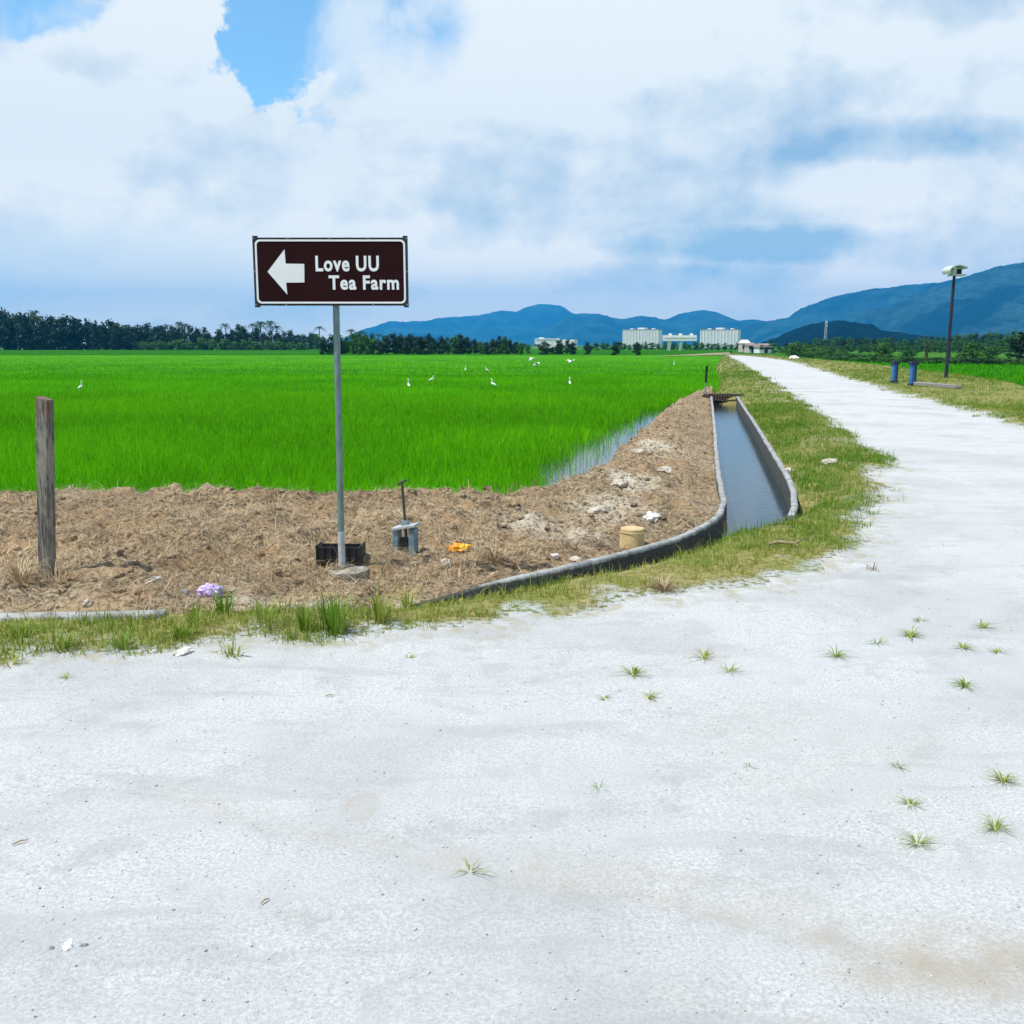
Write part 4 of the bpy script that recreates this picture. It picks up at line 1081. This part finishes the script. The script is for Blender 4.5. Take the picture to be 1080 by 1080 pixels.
# ------------------------------------------------------------------ trees
def leaf_cloud(centres, radii, n, size, seed, up=.25):
    """many leaf-clump faces spread through a set of lobes"""
    r2 = np.random.default_rng(seed); C = np.array(centres, float); Rr = np.array(radii, float)
    wgt = (Rr.prod(1)) ** (2 / 3); k = r2.choice(len(C), n, p=wgt / wgt.sum())
    d = r2.normal(0, 1, (n, 3)); d /= np.linalg.norm(d, axis=1, keepdims=True)
    P = C[k] + d * Rr[k] * (r2.random((n, 1)) ** .45) * r2.uniform(.8, 1.12, (n, 1))
    nrm = d + r2.normal(0, .55, (n, 3)) + np.array([0, 0, up]); nrm /= np.linalg.norm(nrm, axis=1, keepdims=True)
    t = np.cross(nrm, r2.normal(0, 1, (n, 3))); t /= np.linalg.norm(t, axis=1, keepdims=True); bt = np.cross(nrm, t)
    s = size * r2.uniform(.55, 1.3, (n, 1))
    V = np.stack([P - t * s * .5, P - bt * s * .32 + nrm * s * .06, P + t * s * .5, P + bt * s * .32 + nrm * s * .06], 1)
    T = np.array([(0, 1, 2), (0, 2, 3)])[None] + (np.arange(n) * 4)[:, None, None]
    lobe = r2.uniform(-.22, .22, len(C))[k]
    tint = np.clip(.45 + lobe + r2.normal(0, .18, n), 0, 1)
    return V.reshape(-1, 3), T.reshape(-1, 3), np.repeat(tint, 4)

def trunk_mb(h, r, branches, seed):
    r2 = random.Random(seed); b = MB()
    p = [(0, 0, -.3), (r2.uniform(-.2, .2), r2.uniform(-.2, .2), h * .4), (r2.uniform(-.4, .4), r2.uniform(-.4, .4), h)]
    b.tube(p, [r, r * .75, r * .4], 8)
    for c in branches:
        z = h * r2.uniform(.45, .9); b.tube([(p[1][0] * .5 + p[2][0] * .5, p[1][1] * .5 + p[2][1] * .5, z), (c[0] * .5, c[1] * .5, (z + c[2]) / 2 + .3), tuple(c)], [r * .45, r * .3, r * .12], 6)
    return b

def broad_tree(name, seed, h, spread, mat, n=650, size=.75, low=.18, label='', cat='tree', loc=(0, 0, -100), lobes=9):
    r2 = np.random.default_rng(seed); C, Rd = [], []
    for k in range(lobes):
        a = 2 * math.pi * k / lobes + r2.uniform(-.4, .4); q = r2.uniform(.15, .72) * spread; zz = h * (low + .12 + (.70 - low) * ((k * .618 + r2.uniform(0, .25)) % 1))
        f = 1 - .5 * abs(zz / h - .5); C.append((math.cos(a) * q * f, math.sin(a) * q * f, zz)); rr = spread * r2.uniform(.28, .46); Rd.append((rr, rr, rr * r2.uniform(.55, .85)))
    C.append((0, 0, h * .84)); Rd.append((spread * .38, spread * .38, h * .16)); C.append((0, 0, h * .5)); Rd.append((spread * .6, spread * .6, h * .28))
    t = thing(name, label, cat, loc)
    V, T, A = leaf_cloud(C, Rd, n, size, seed + 1)
    np_mesh('crown', V, T, mat, {'tint': A}, parent=t)
    trunk_mb(h * .6, h * .025 + .05, C[:5], seed).build('trunk', M['bark'], t)
    return t

def palm_tree(name, seed, h, fl, mat, label='', loc=(0, 0, -100), nf=17, lean=.6, leafw=.85):
    r2 = np.random.default_rng(seed); t = thing(name, label, 'palm', loc)
    top = np.array([lean, 0, h]); V, T, A, b0 = [], [], [], 0
    for k in range(nf):
        a = 2 * math.pi * k / nf + r2.uniform(-.2, .2); el = r2.uniform(-.5, 1.3); L = fl * r2.uniform(.8, 1.1)
        u = np.array([math.cos(a), math.sin(a), 0]); s = np.array([-math.sin(a), math.cos(a), 0]); pts = []
        for q in np.linspace(0, 1, 7):
            pts.append(top + u * L * q * math.cos(el) * (1 - .12 * q) + np.array([0, 0, L * (q * math.sin(el) - (.55 + .2 * el) * q * q)]))
        pts = np.array(pts)
        for i in range(6):                                  # leaflets as drooping pairs of blades
            for sd in (-1, 1):
                for e in range(2):
                    p0 = pts[i] * (1 - e * .5) + pts[i + 1] * e * .5; p1 = pts[i] * (.75 - e * .5) + pts[i + 1] * (.25 + e * .5)
                    w = leafw * L * .28 * (1 - abs((i + e * .5) / 6 - .45) * 1.1)
                    tip = (p0 + p1) / 2 + s * sd * w + u * w * .5 - np.array([0, 0, w * .55])
                    V += [p0, p1, tip]; T.append((b0, b0 + 1, b0 + 2)); b0 += 3; A += [np.clip(.4 + r2.normal(0, .25), 0, 1)] * 3
    np_mesh('crown', np.array(V), np.array(T), mat, {'tint': np.array(A)}, parent=t)
    b = MB(); b.tube([(0, 0, -.3), (lean * .25, 0, h * .4), (lean, 0, h)], [.24, .17, .14], 8); b.build('trunk', M['bark'], t)
    return t

DARK = [broad_tree('dark_tree', 40 + i, 10, sp_, M['leaf_dark'], 900, .95, lo_) for i, (sp_, lo_) in enumerate(((5.2, -.10), (4.2, -.05), (6.0, -.12), (4.6, -.1), (5.0, -.02)))]
MID = [broad_tree('green_tree', 60 + i, 10, sp_, M['leaf_mid'], 850, .95, lo_) for i, (sp_, lo_) in enumerate(((5.2, -.1), (4.4, -.04), (6.0, -.12), (4.8, -.08)))]
LIGHT = [broad_tree('pale_shrub', 80 + i, 4, sp_, M['leaf_light'], 420, .62, -.05, cat='shrub', lobes=7) for i, sp_ in enumerate((3.6, 2.8, 3.2))]
PALM = [palm_tree('palm_tree', 90 + i, 10, f_, M['palm'], nf=n_, lean=l_) for i, (f_, n_, l_) in enumerate(((3.6, 24, .5), (3.0, 22, -.6), (3.9, 26, .1)))]
used = set()
def put(kinds, u, y, vtop, label, group, base=-.3, protos_h=10, wscale=None, k=None):
    proto = kinds[k if k is not None else random.randrange(len(kinds))]
    x = PY(u, 370, y)[0]; ht = (PY(u, vtop, y)[1] - base) * 1.07
    s = ht / protos_h; ws = wscale if wscale is not None else max(.5 * s + .12, s * .85) if y < 260 else max(.55 * s + .25, s * .8)
    loc = (x, y, base); rz = random.uniform(0, 6.28)
    if proto.name not in used:
        used.add(proto.name); proto.location = loc; proto.rotation_euler = (0, 0, rz); proto.scale = (ws, ws, s); proto['label'] = label
        if group: proto['group'] = group
        return proto
    return copy_thing(proto, loc, rz, (ws, ws, s), label, group)

prof_u = [-320, -140, -60, 0, 12, 20, 30, 38, 50, 65, 80, 95, 110, 120, 135, 150, 160, 172, 185, 200, 215, 225, 235, 255, 270, 300, 320, 345, 365, 385, 400, 420, 445, 470, 490, 510, 540, 552, 560, 575, 600, 630, 660]
prof_v = [334, 331, 328, 325, 330, 331, 331, 329, 332, 334, 335, 337, 341, 340, 340, 342, 344, 344, 344, 345, 345, 349, 346, 345, 347, 351, 350, 352, 353, 352, 354, 354, 355, 355, 355, 358, 357, 359, 363, 360, 359, 360, 361]
ZONES = [(-999, 34, 'dark broad tree in the wood behind the timber post'), (34, 118, 'dark tall tree in the wood right of the timber post'),
         (118, 195, 'dark tree in the far wood halfway between timber post and sign'), (195, 268, 'dark tree in the far tree line just left of the sign'),
         (268, 345, 'dark tree in the far tree line under the sign board'), (345, 432, 'dark tree in the far tree line right of the sign pole'),
         (432, 556, 'dark tree in the far tree line below the left mountain slope'), (556, 999, 'dark tree by the low white building')]
def zone(u, word='dark'):
    for a, b_, l in ZONES:
        if a <= u < b_: return l.replace('dark', word, 1)
u = -300
while u < 640:
    v = float(np.interp(u, prof_u, prof_v))
    if not (556 < u < 572) and not (600 < u < 640):
        y = random.uniform(388, 410) if u < 340 else random.uniform(198, 218); put(DARK if u < 330 or random.random() < .6 else MID, u, y, v + random.choice((-2.5, -1, 0, 1, 3, 6)), zone(u), 'trees of the far tree line')
    u += random.uniform(5.5, 8.5) * (1.15 if u < 120 else .95)
u = -290
while u < 560:                                              # second row further back fills the wood
    v = float(np.interp(u, prof_u, prof_v)); y = random.uniform(420, 450) if u < 345 else random.uniform(225, 250)
    put(MID if u > 120 else DARK, u, y, v + random.uniform(0, 4), zone(u, 'tall' if u < 118 else 'shaded').replace('tall tall', 'tall'), 'trees behind the far tree line'); u += random.uniform(10, 15)
for u, v in ((150, 360), (158, 361), (168, 359), (178, 361), (190, 358), (200, 361), (212, 357), (224, 359), (236, 358), (248, 360), (258, 358), (270, 360), (282, 359), (293, 360), (305, 361), (318, 361)):
    put(LIGHT, u, random.uniform(374, 384), v, 'light green shrub along the foot of the tree line left of the sign pole', 'light shrubs at the foot of the tree line', protos_h=4, wscale=random.uniform(.9, 1.3))
for u, v, lab in ((38, 327.5, 'tufted palm rising above the wood behind the timber post'), (20, 330, 'palm at the left end of the wood'), (190, 339, 'palm rising over a dip in the tree line'), (196, 341, 'lower palm beside the one over the dip'), (240, 340, 'slim palm left of the sign board'),
                  (256, 343, 'palm under the left end of the sign board'), (267, 340, 'palm right of the lone slim one under the sign'), (276, 338.5, 'left palm of the tall pair under the arrow'), (286, 338, 'right palm of the tall pair under the arrow'),
                  (293, 343, 'short palm beside the tall pair under the arrow'), (337, 343, 'single tall thin palm just left of the sign pole'), (372, 346, 'tall palm standing above the trees right of the sign pole'), (383, 348, 'second palm right of the sign pole'),
                  (399, 351, 'low palm at the foot of the left mountain'), (418, 353, 'palm before the left mountain slope'), (430, 354, 'smaller palm before the left mountain slope')):
    put(PALM, u, (392 if u < 345 else 222) + random.uniform(-5, 5), v + 1.5, lab, 'palms of the far tree line', protos_h=11.2, wscale=random.uniform(1.0, 1.2) if u < 345 else random.uniform(.55, .65))
# row of round trees between the field and the white buildings
for u, vt, y, ws, lab in ((573, 360, 200, .34, 'dark round tree in front of the low white building'), (588, 362, 205, .26, 'lower dark tree by the low white building'), (604, 361, 203, .32, 'dark tree right of the low white building'),
                      (619, 361, 206, .30, 'round dark tree between low white building and left tower'), (649, 360.5, 188, .30, 'round dark lone tree below the left white tower'), (672, 361.5, 186, .27, 'spiky dark lone tree below the right end of the left white tower')):
    put(DARK, u, y, vt, lab, None, wscale=ws, base=-.4)
ZR = 'green tree in the row at the foot of the white towers'
u = 622
while u < 800:
    put(MID, u, random.uniform(375, 420), random.uniform(360.5, 363.5), ZR, 'trees at the foot of the white towers'); u += random.uniform(4.5, 7.5)
u = 800
while u < 1190:
    v = float(np.interp(u, [800, 840, 860, 900, 950, 1000, 1020, 1050, 1080, 1200], [361, 359, 357, 356, 356, 354, 353, 350, 350, 348]))
    put(MID if random.random() < .8 else DARK, u, random.uniform(330, 400), v + random.uniform(-1, 3), 'green tree in the wood at the foot of the right mountain', 'trees at the foot of the right mountain')
    put(MID, u + 4, random.uniform(255, 310), v + random.uniform(5, 9), 'low tree in the front row of the wood under the right mountain', 'front trees under the right mountain', base=-.4); u += random.uniform(5.5, 8)
# hedge and bushes along the right field
HB = [broad_tree('hedge_bush', 120 + i, 2, sp_, M['leaf_mid'] if i != 1 else M['leaf_dark'], 900, .20, -.12, cat='bush', lobes=9) for i, sp_ in enumerate((1.6, 1.5, 1.8))]
def hedge(u0, u1, n, y0, y1, v0, v1, label, group):
    for k in range(n):
        f = (k + .5) / n; y = y0 + (y1 - y0) * f; put(HB, u0 + (u1 - u0) * f + random.uniform(-.5, .5), y, v0 + (v1 - v0) * f + random.uniform(-1.2, 1.2), label, group, base=-.35, protos_h=2.15, wscale=random.uniform(.8, 1.15) * (1.5 if y > 100 else 1.15))
hedge(834, 874, 9, 150, 132, 361.5, 366, 'tall bush in the dark hedge where the road bends away', 'tall hedge bushes beyond the bend')
hedge(872, 938, 13, 122, 100, 372.5, 374.5, 'low bush in the hedge between road and blue posts', 'low hedge bushes left of the blue posts')
hedge(955, 1110, 22, 98, 86, 376, 379, 'low dark bush in the hedge behind the nest box pole', 'low hedge bushes behind the nest box')
for u, vt, y, kinds, ws, lab in ((931, 362, 103, MID, .26, 'round green tree directly behind the blue posts'), (1025, 362, 110, MID, .34, 'round pale tree right of the nest box pole'), (1076, 352, 96, DARK, .30, 'dark tree cut by the right picture edge'),
                                  (1045, 366, 120, MID, .3, 'small bushy tree between two round trees at right'), (893, 371, 118, MID, .2, 'small green tree over the low hedge'), (958, 369, 130, MID, .3, 'little tree right of the blue posts')):
    put(kinds, u, y, vt, lab, None, base=-.35, wscale=ws * 1.15)
NP = palm_tree('palm_tree', 140, 2.4, 1.5, M['palm'], nf=16, lean=.1, leafw=.7)
NP2 = [NP]
for u, vt, y, lab in ((977, 357.5, 104, 'dark bushy palm left of the nest box pole'), (890, 367, 125, 'small palm rising from the low hedge'), (1002, 363, 110, 'short palm just behind the nest box pole')):
    put(NP2, u, y, vt, lab, None, base=-.35, protos_h=3.2, wscale=1.0)

# ------------------------------------------------------------------ buildings
def at(u, v, y): return PY(u, v, y)
def tower(u0, u1, vt, y, label):
    xa, zt = at(u0, vt, y); xb, _ = at(u1, vt, y); W = xb - xa; base = -.7
    t = thing('apartment_block', label, 'apartment block', ((xa + xb) / 2, y, base), R(-30)); h = zt - base
    b = MB(); b.box((0, 4, h / 2), (W, 8, h)); b.build('wall', M['tower_white'], t)
    for k in range(11):
        xx = -W / 2 + W * (k + .5) / 11; b = MB(); b.box((xx, -.12, h * .5), (W / 11 * .26, .5, h * .90)); b.build('window_bay', M['tower_grey'], t)
    for k in range(12):
        xx = -W / 2 + W * k / 11; b = MB(); b.box((xx, -.35, h * .49), (W / 11 * .22, .7, h * .97)); b.build('fin', M['tower_white'], t)
    b = MB(); b.box((0, 4, h + .2), (W * 1.03, 9, .4)); b.build('roof', M['roof_grey'], t)
    b = MB(); b.box((0, 4, h + 1.0), (W * .20, 7, 1.3)); b.build('roof_house', M['tower_white'], t)
    for s in (-.3, .32):
        b = MB(); b.box((s * W, 4, h + .8), (W * .07, 4, .8)); b.build('roof_tank', M['tower_white'], t)
tower(656, 695.5, 347.8, 800, 'left of the twin white apartment blocks below the mountains')
tower(738.5, 778.5, 347.8, 800, 'right twin white apartment block near the end of the road')
y = 345; xa, zt = at(699, 353.5, y); xb, zb = at(734.5, 359.5, y); base = -.75; W = xb - xa
t = thing('gateway_building', 'white raised slab on two slanting legs standing between the twin blocks', 'building', ((xa + xb) / 2, y, base), R(-10))
b = MB(); b.box((0, 1.5, (zt + zb) / 2 - base), (W, 3, zt - zb)); b.build('raised_block', M['tower_white'], t)
for k in (.22, .52, .84):
    b = MB(); b.box((-W / 2 + W * k, 1.5, zt - base + .3), (1.1, 2.2, .6)); b.build('roof_house', M['tower_white'], t)
b = MB(); b.box((0, -.03, (zt + zb) / 2 - base + .15), (W * .92, .1, .45)); b.build('window_band', M['tower_grey'], t)
for ut, ub, wd_ in ((706.4, 704.6, .62), (718.6, 716.2, .5)):
    xt = at(ut, 360, y)[0] - (xa + xb) / 2; xo = at(ub, 369, y)[0] - (xa + xb) / 2; b = MB(); hh = zb - base
    b.prism([(xo - wd_ * .7, -1), (xo + wd_ * .7, -1), (xt + wd_ * 1.1, hh), (xt - wd_ * 1.1, hh)], .8, 2.0); b.build('leg', M['tower_white'], t)
y = 900; xa, zt = at(563.5, 357.2, y); xb, _ = at(606, 357, y); W = xb - xa
t = thing('low_building', 'low long white building behind the round trees, left of the towers', 'building', ((xa + xb) / 2, y, -.7), R(-14)); h = zt + .7
b = MB(); b.box((0, 8, h / 2 - .4), (W, 16, h - .8)); b.build('wall', M['tower_white'], t)
b = MB(); b.box((-W * .22, 8, h - .2), (W * .55, 17, .8)); b.build('roof', M['tower_white'], t)
b = MB(); b.box((-W * .36, 6, h + .6), (W * .10, 6, .9)); b.build('roof_house', M['tower_white'], t)
for k in range(8):
    b = MB(); b.box((-W * .42 + W * .12 * k, -.06, h * .45), (1.8, .3, h * .4)); b.build('window', M['tower_grey'], t)
def house(u0, u1, vt, ve, y, roof, wall, label):
    xa, zt = at(u0, vt, y); xb, ze = at(u1, ve, y); W = xb - xa; base = -.5; h = zt - base; he = ze - base
    t = thing('farm_house', label, 'house', ((xa + xb) / 2, y, base))
    b = MB(); b.box((0, 3, he / 2), (W * .92, 6, he)); b.build('wall', wall, t)
    b = MB(); ov = W * .54; b.add([(-ov, -.6, he - .05), (ov, -.6, he - .05), (ov, 6.6, he - .05), (-ov, 6.6, he - .05), (-ov * .75, 3, h), (ov * .75, 3, h)], [(0, 1, 5, 4), (2, 3, 4, 5), (1, 2, 5), (3, 0, 4), (3, 2, 1, 0)]); b.build('roof', roof, t)
    b = MB(); b.box((W * .05, -.04, .95), (.9, .12, 1.9)); b.build('door', M['glass'], t)
    for k in (-.28, .3):
        b = MB(); b.box((W * k, -.04, 1.5), (1.1, .12, 1.1)); b.build('window', M['glass'], t)
house(783.5, 791.5, 358.3, 361.8, 300, M['white'], M['cream'], 'small house with bright white roof near the end of the road')
house(790.5, 798.5, 361.5, 364.5, 270, M['roof_tile'], M['cream'], 'small house with brown roof below the white roofed one')
house(800.5, 814.5, 362.2, 365.8, 262, M['roof_tile'], M['white'], 'wider brown roofed house right of the white roofed one')
# telecom mast
y = 900; xm, zt = at(871.5, 338, y); zb = -.7; h = zt - zb
t = thing('telecom_mast', 'thin pale lattice mast in front of the dark wooded hill', 'mast', (xm, y, zb))
b = MB()
for sx, sy in ((-1, -1), (1, -1), (1, 1), (-1, 1)): b.tube([(sx * 1.2, sy * 1.2, 0), (sx * .4, sy * .4, h)], .10, 5)
for k in range(9):
    z0_, z1_ = h * k / 9, h * (k + 1) / 9; a0, a1 = 1.2 - .8 * k / 9, 1.2 - .8 * (k + 1) / 9
    for s in (-1, 1):
        b.tube([(-a0 * s, -a0, z0_), (a1 * s, -a1, z1_)], .06, 4); b.tube([(-a0, -a0 * s, z0_), (-a1, a1 * s, z1_)], .06, 4)
b.build('lattice', M['mast'], t)
for zz, ss in ((.93, -1), (.93, 1), (.8, 1)):
    b = MB(); b.box((ss * .7, -.6, h * zz), (.5, .3, 1.8)); b.build('antenna', M['white'], t)

# ------------------------------------------------------------------ mountains
def mountain(name, D, ridge, depth, mat, seed, rough=.06, base=-2, du=1.6):
    U = np.array([p[0] for p in ridge], float); Vv = np.array([p[1] for p in ridge], float)
    us = np.arange(U[0], U[-1] + .1, du); vs = np.interp(us, U, Vv)
    ker = np.array([0, 1, 2, 1, 0.]) / 4; vs2 = np.convolve(np.pad(vs, 2, mode='edge'), ker, 'valid')
    xs = (us - 540) / F * D / cp * 1.0
    xs = np.array([PY(u, v, D)[0] for u, v in zip(us, vs2)]); zs = np.array([PY(u, v, D)[1] for u, v in zip(us, vs2)])
    m = 46; q = np.linspace(-1, .7, m)
    X_ = xs[None] * (1 + 0 * q[:, None]); Y_ = D + q[:, None] * depth + 0 * xs[None]
    X_ = X_ * (Y_ / D) ** .0
    sc_ = 1 / (depth * .35)
    spur = 1 - np.abs(fbm(X_ * sc_ * 1.5, Y_ * sc_ * .5, 1, 5, seed))
    prof = np.where(q < 0, (1 + q) ** 1.25, 1 - (q / .7) ** 2)[:, None]
    fl = (1 - np.abs(q)[:, None] ** .6)
    Zm = base + (zs[None] - base) * prof
    Zm = Zm + (zs[None] - base) * (spur - .75) * 1.5 * prof * (1 - prof) * 2.2
    Zm = Zm + (fbm(X_, Y_, 1 / (D * .009), 4, seed + 9) * D * .0017 + fbm(X_, Y_, 1 / (D * .0022), 2, seed + 4) * D * .0004) * np.minimum(1, prof * 1.5)
    Zm[0] = base - 5
    n = len(xs); a = (np.arange(m - 1)[:, None] * n + np.arange(n - 1)[None]).ravel()
    o = np_mesh(name, np.stack([X_, Y_, Zm], -1).reshape(-1, 3), np.stack([a, a + 1, a + n + 1, a + n], 1), mat, None, True)
    return struct(o)
mountain('mountain', 9000, [(355, 362), (372, 356), (392, 346), (405, 341), (415, 339), (430, 339.5), (450, 338), (470, 335), (490, 334), (512, 332), (522, 328), (532, 328), (545, 329), (556, 324), (568, 321), (580, 320.5), (592, 322), (602, 329), (615, 334), (640, 338), (680, 346), (730, 356), (790, 362)], 2200, M['hill'], 3)
mountain('mountain', 7000, [(555, 362), (570, 355), (585, 343), (600, 333), (612, 330.5), (625, 331), (637, 332), (645, 335.5), (660, 336), (672, 334), (682, 333.5), (692, 335), (700, 339), (706, 337), (716, 332), (730, 328.5), (742, 327), (756, 329), (768, 334), (778, 339), (786, 337), (800, 337), (815, 340), (840, 350), (880, 360), (900, 362)], 1600, M['hill'], 11)
mountain('mountain', 5400, [(770, 362), (785, 348), (800, 341), (818, 338), (836, 335), (850, 330), (858, 322), (866, 319), (880, 314), (895, 309), (910, 307), (925, 304), (945, 303), (962, 300), (980, 299), (1000, 296), (1030, 290), (1080, 285), (1200, 300)], 1700, M['hill'], 17)
mountain('mountain', 3900, [(880, 362), (905, 347), (925, 332), (945, 323), (965, 314), (985, 307), (1000, 303), (1015, 297), (1030, 291), (1045, 284), (1058, 279.5), (1070, 277.5), (1085, 276), (1110, 268), (1140, 262), (1180, 258), (1240, 268), (1320, 300), (1400, 345)], 1400, M['hill'], 23)
mountain('wooded_hill', 1500, [(815, 363), (832, 357), (845, 350), (856, 345), (866, 341), (876, 339.5), (888, 338.5), (900, 340), (908, 342), (916, 342), (924, 348), (940, 350), (955, 353), (975, 358), (990, 362)], 280, M['hill_near'], 31)

# ------------------------------------------------------------------ the air between
HAZE = .000135
m = bpy.data.materials.new('haze_air'); m.use_nodes = True; M['haze'] = m
for n_ in list(m.node_tree.nodes):
    if n_.type == 'BSDF_PRINCIPLED': m.node_tree.nodes.remove(n_)
pv = m.node_tree.nodes.new('ShaderNodeVolumePrincipled')
pv.inputs['Color'].default_value = (.045, .42, 1.0, 1); pv.inputs['Density'].default_value = HAZE; pv.inputs['Anisotropy'].default_value = 0
m.node_tree.links.new(pv.outputs[0], m.node_tree.nodes['Material Output'].inputs['Volume'])
b = MB(); b.box((0, 0, 0), (2, 2, 2)); o = b.build('haze', m)
o.scale = (10400, 9900, 262); o.location = (0, 0, 262 - 8); o['kind'] = 'stuff'
o['label'] = 'pale blue haze lying over the far plain and mountains'; o['category'] = 'haze'
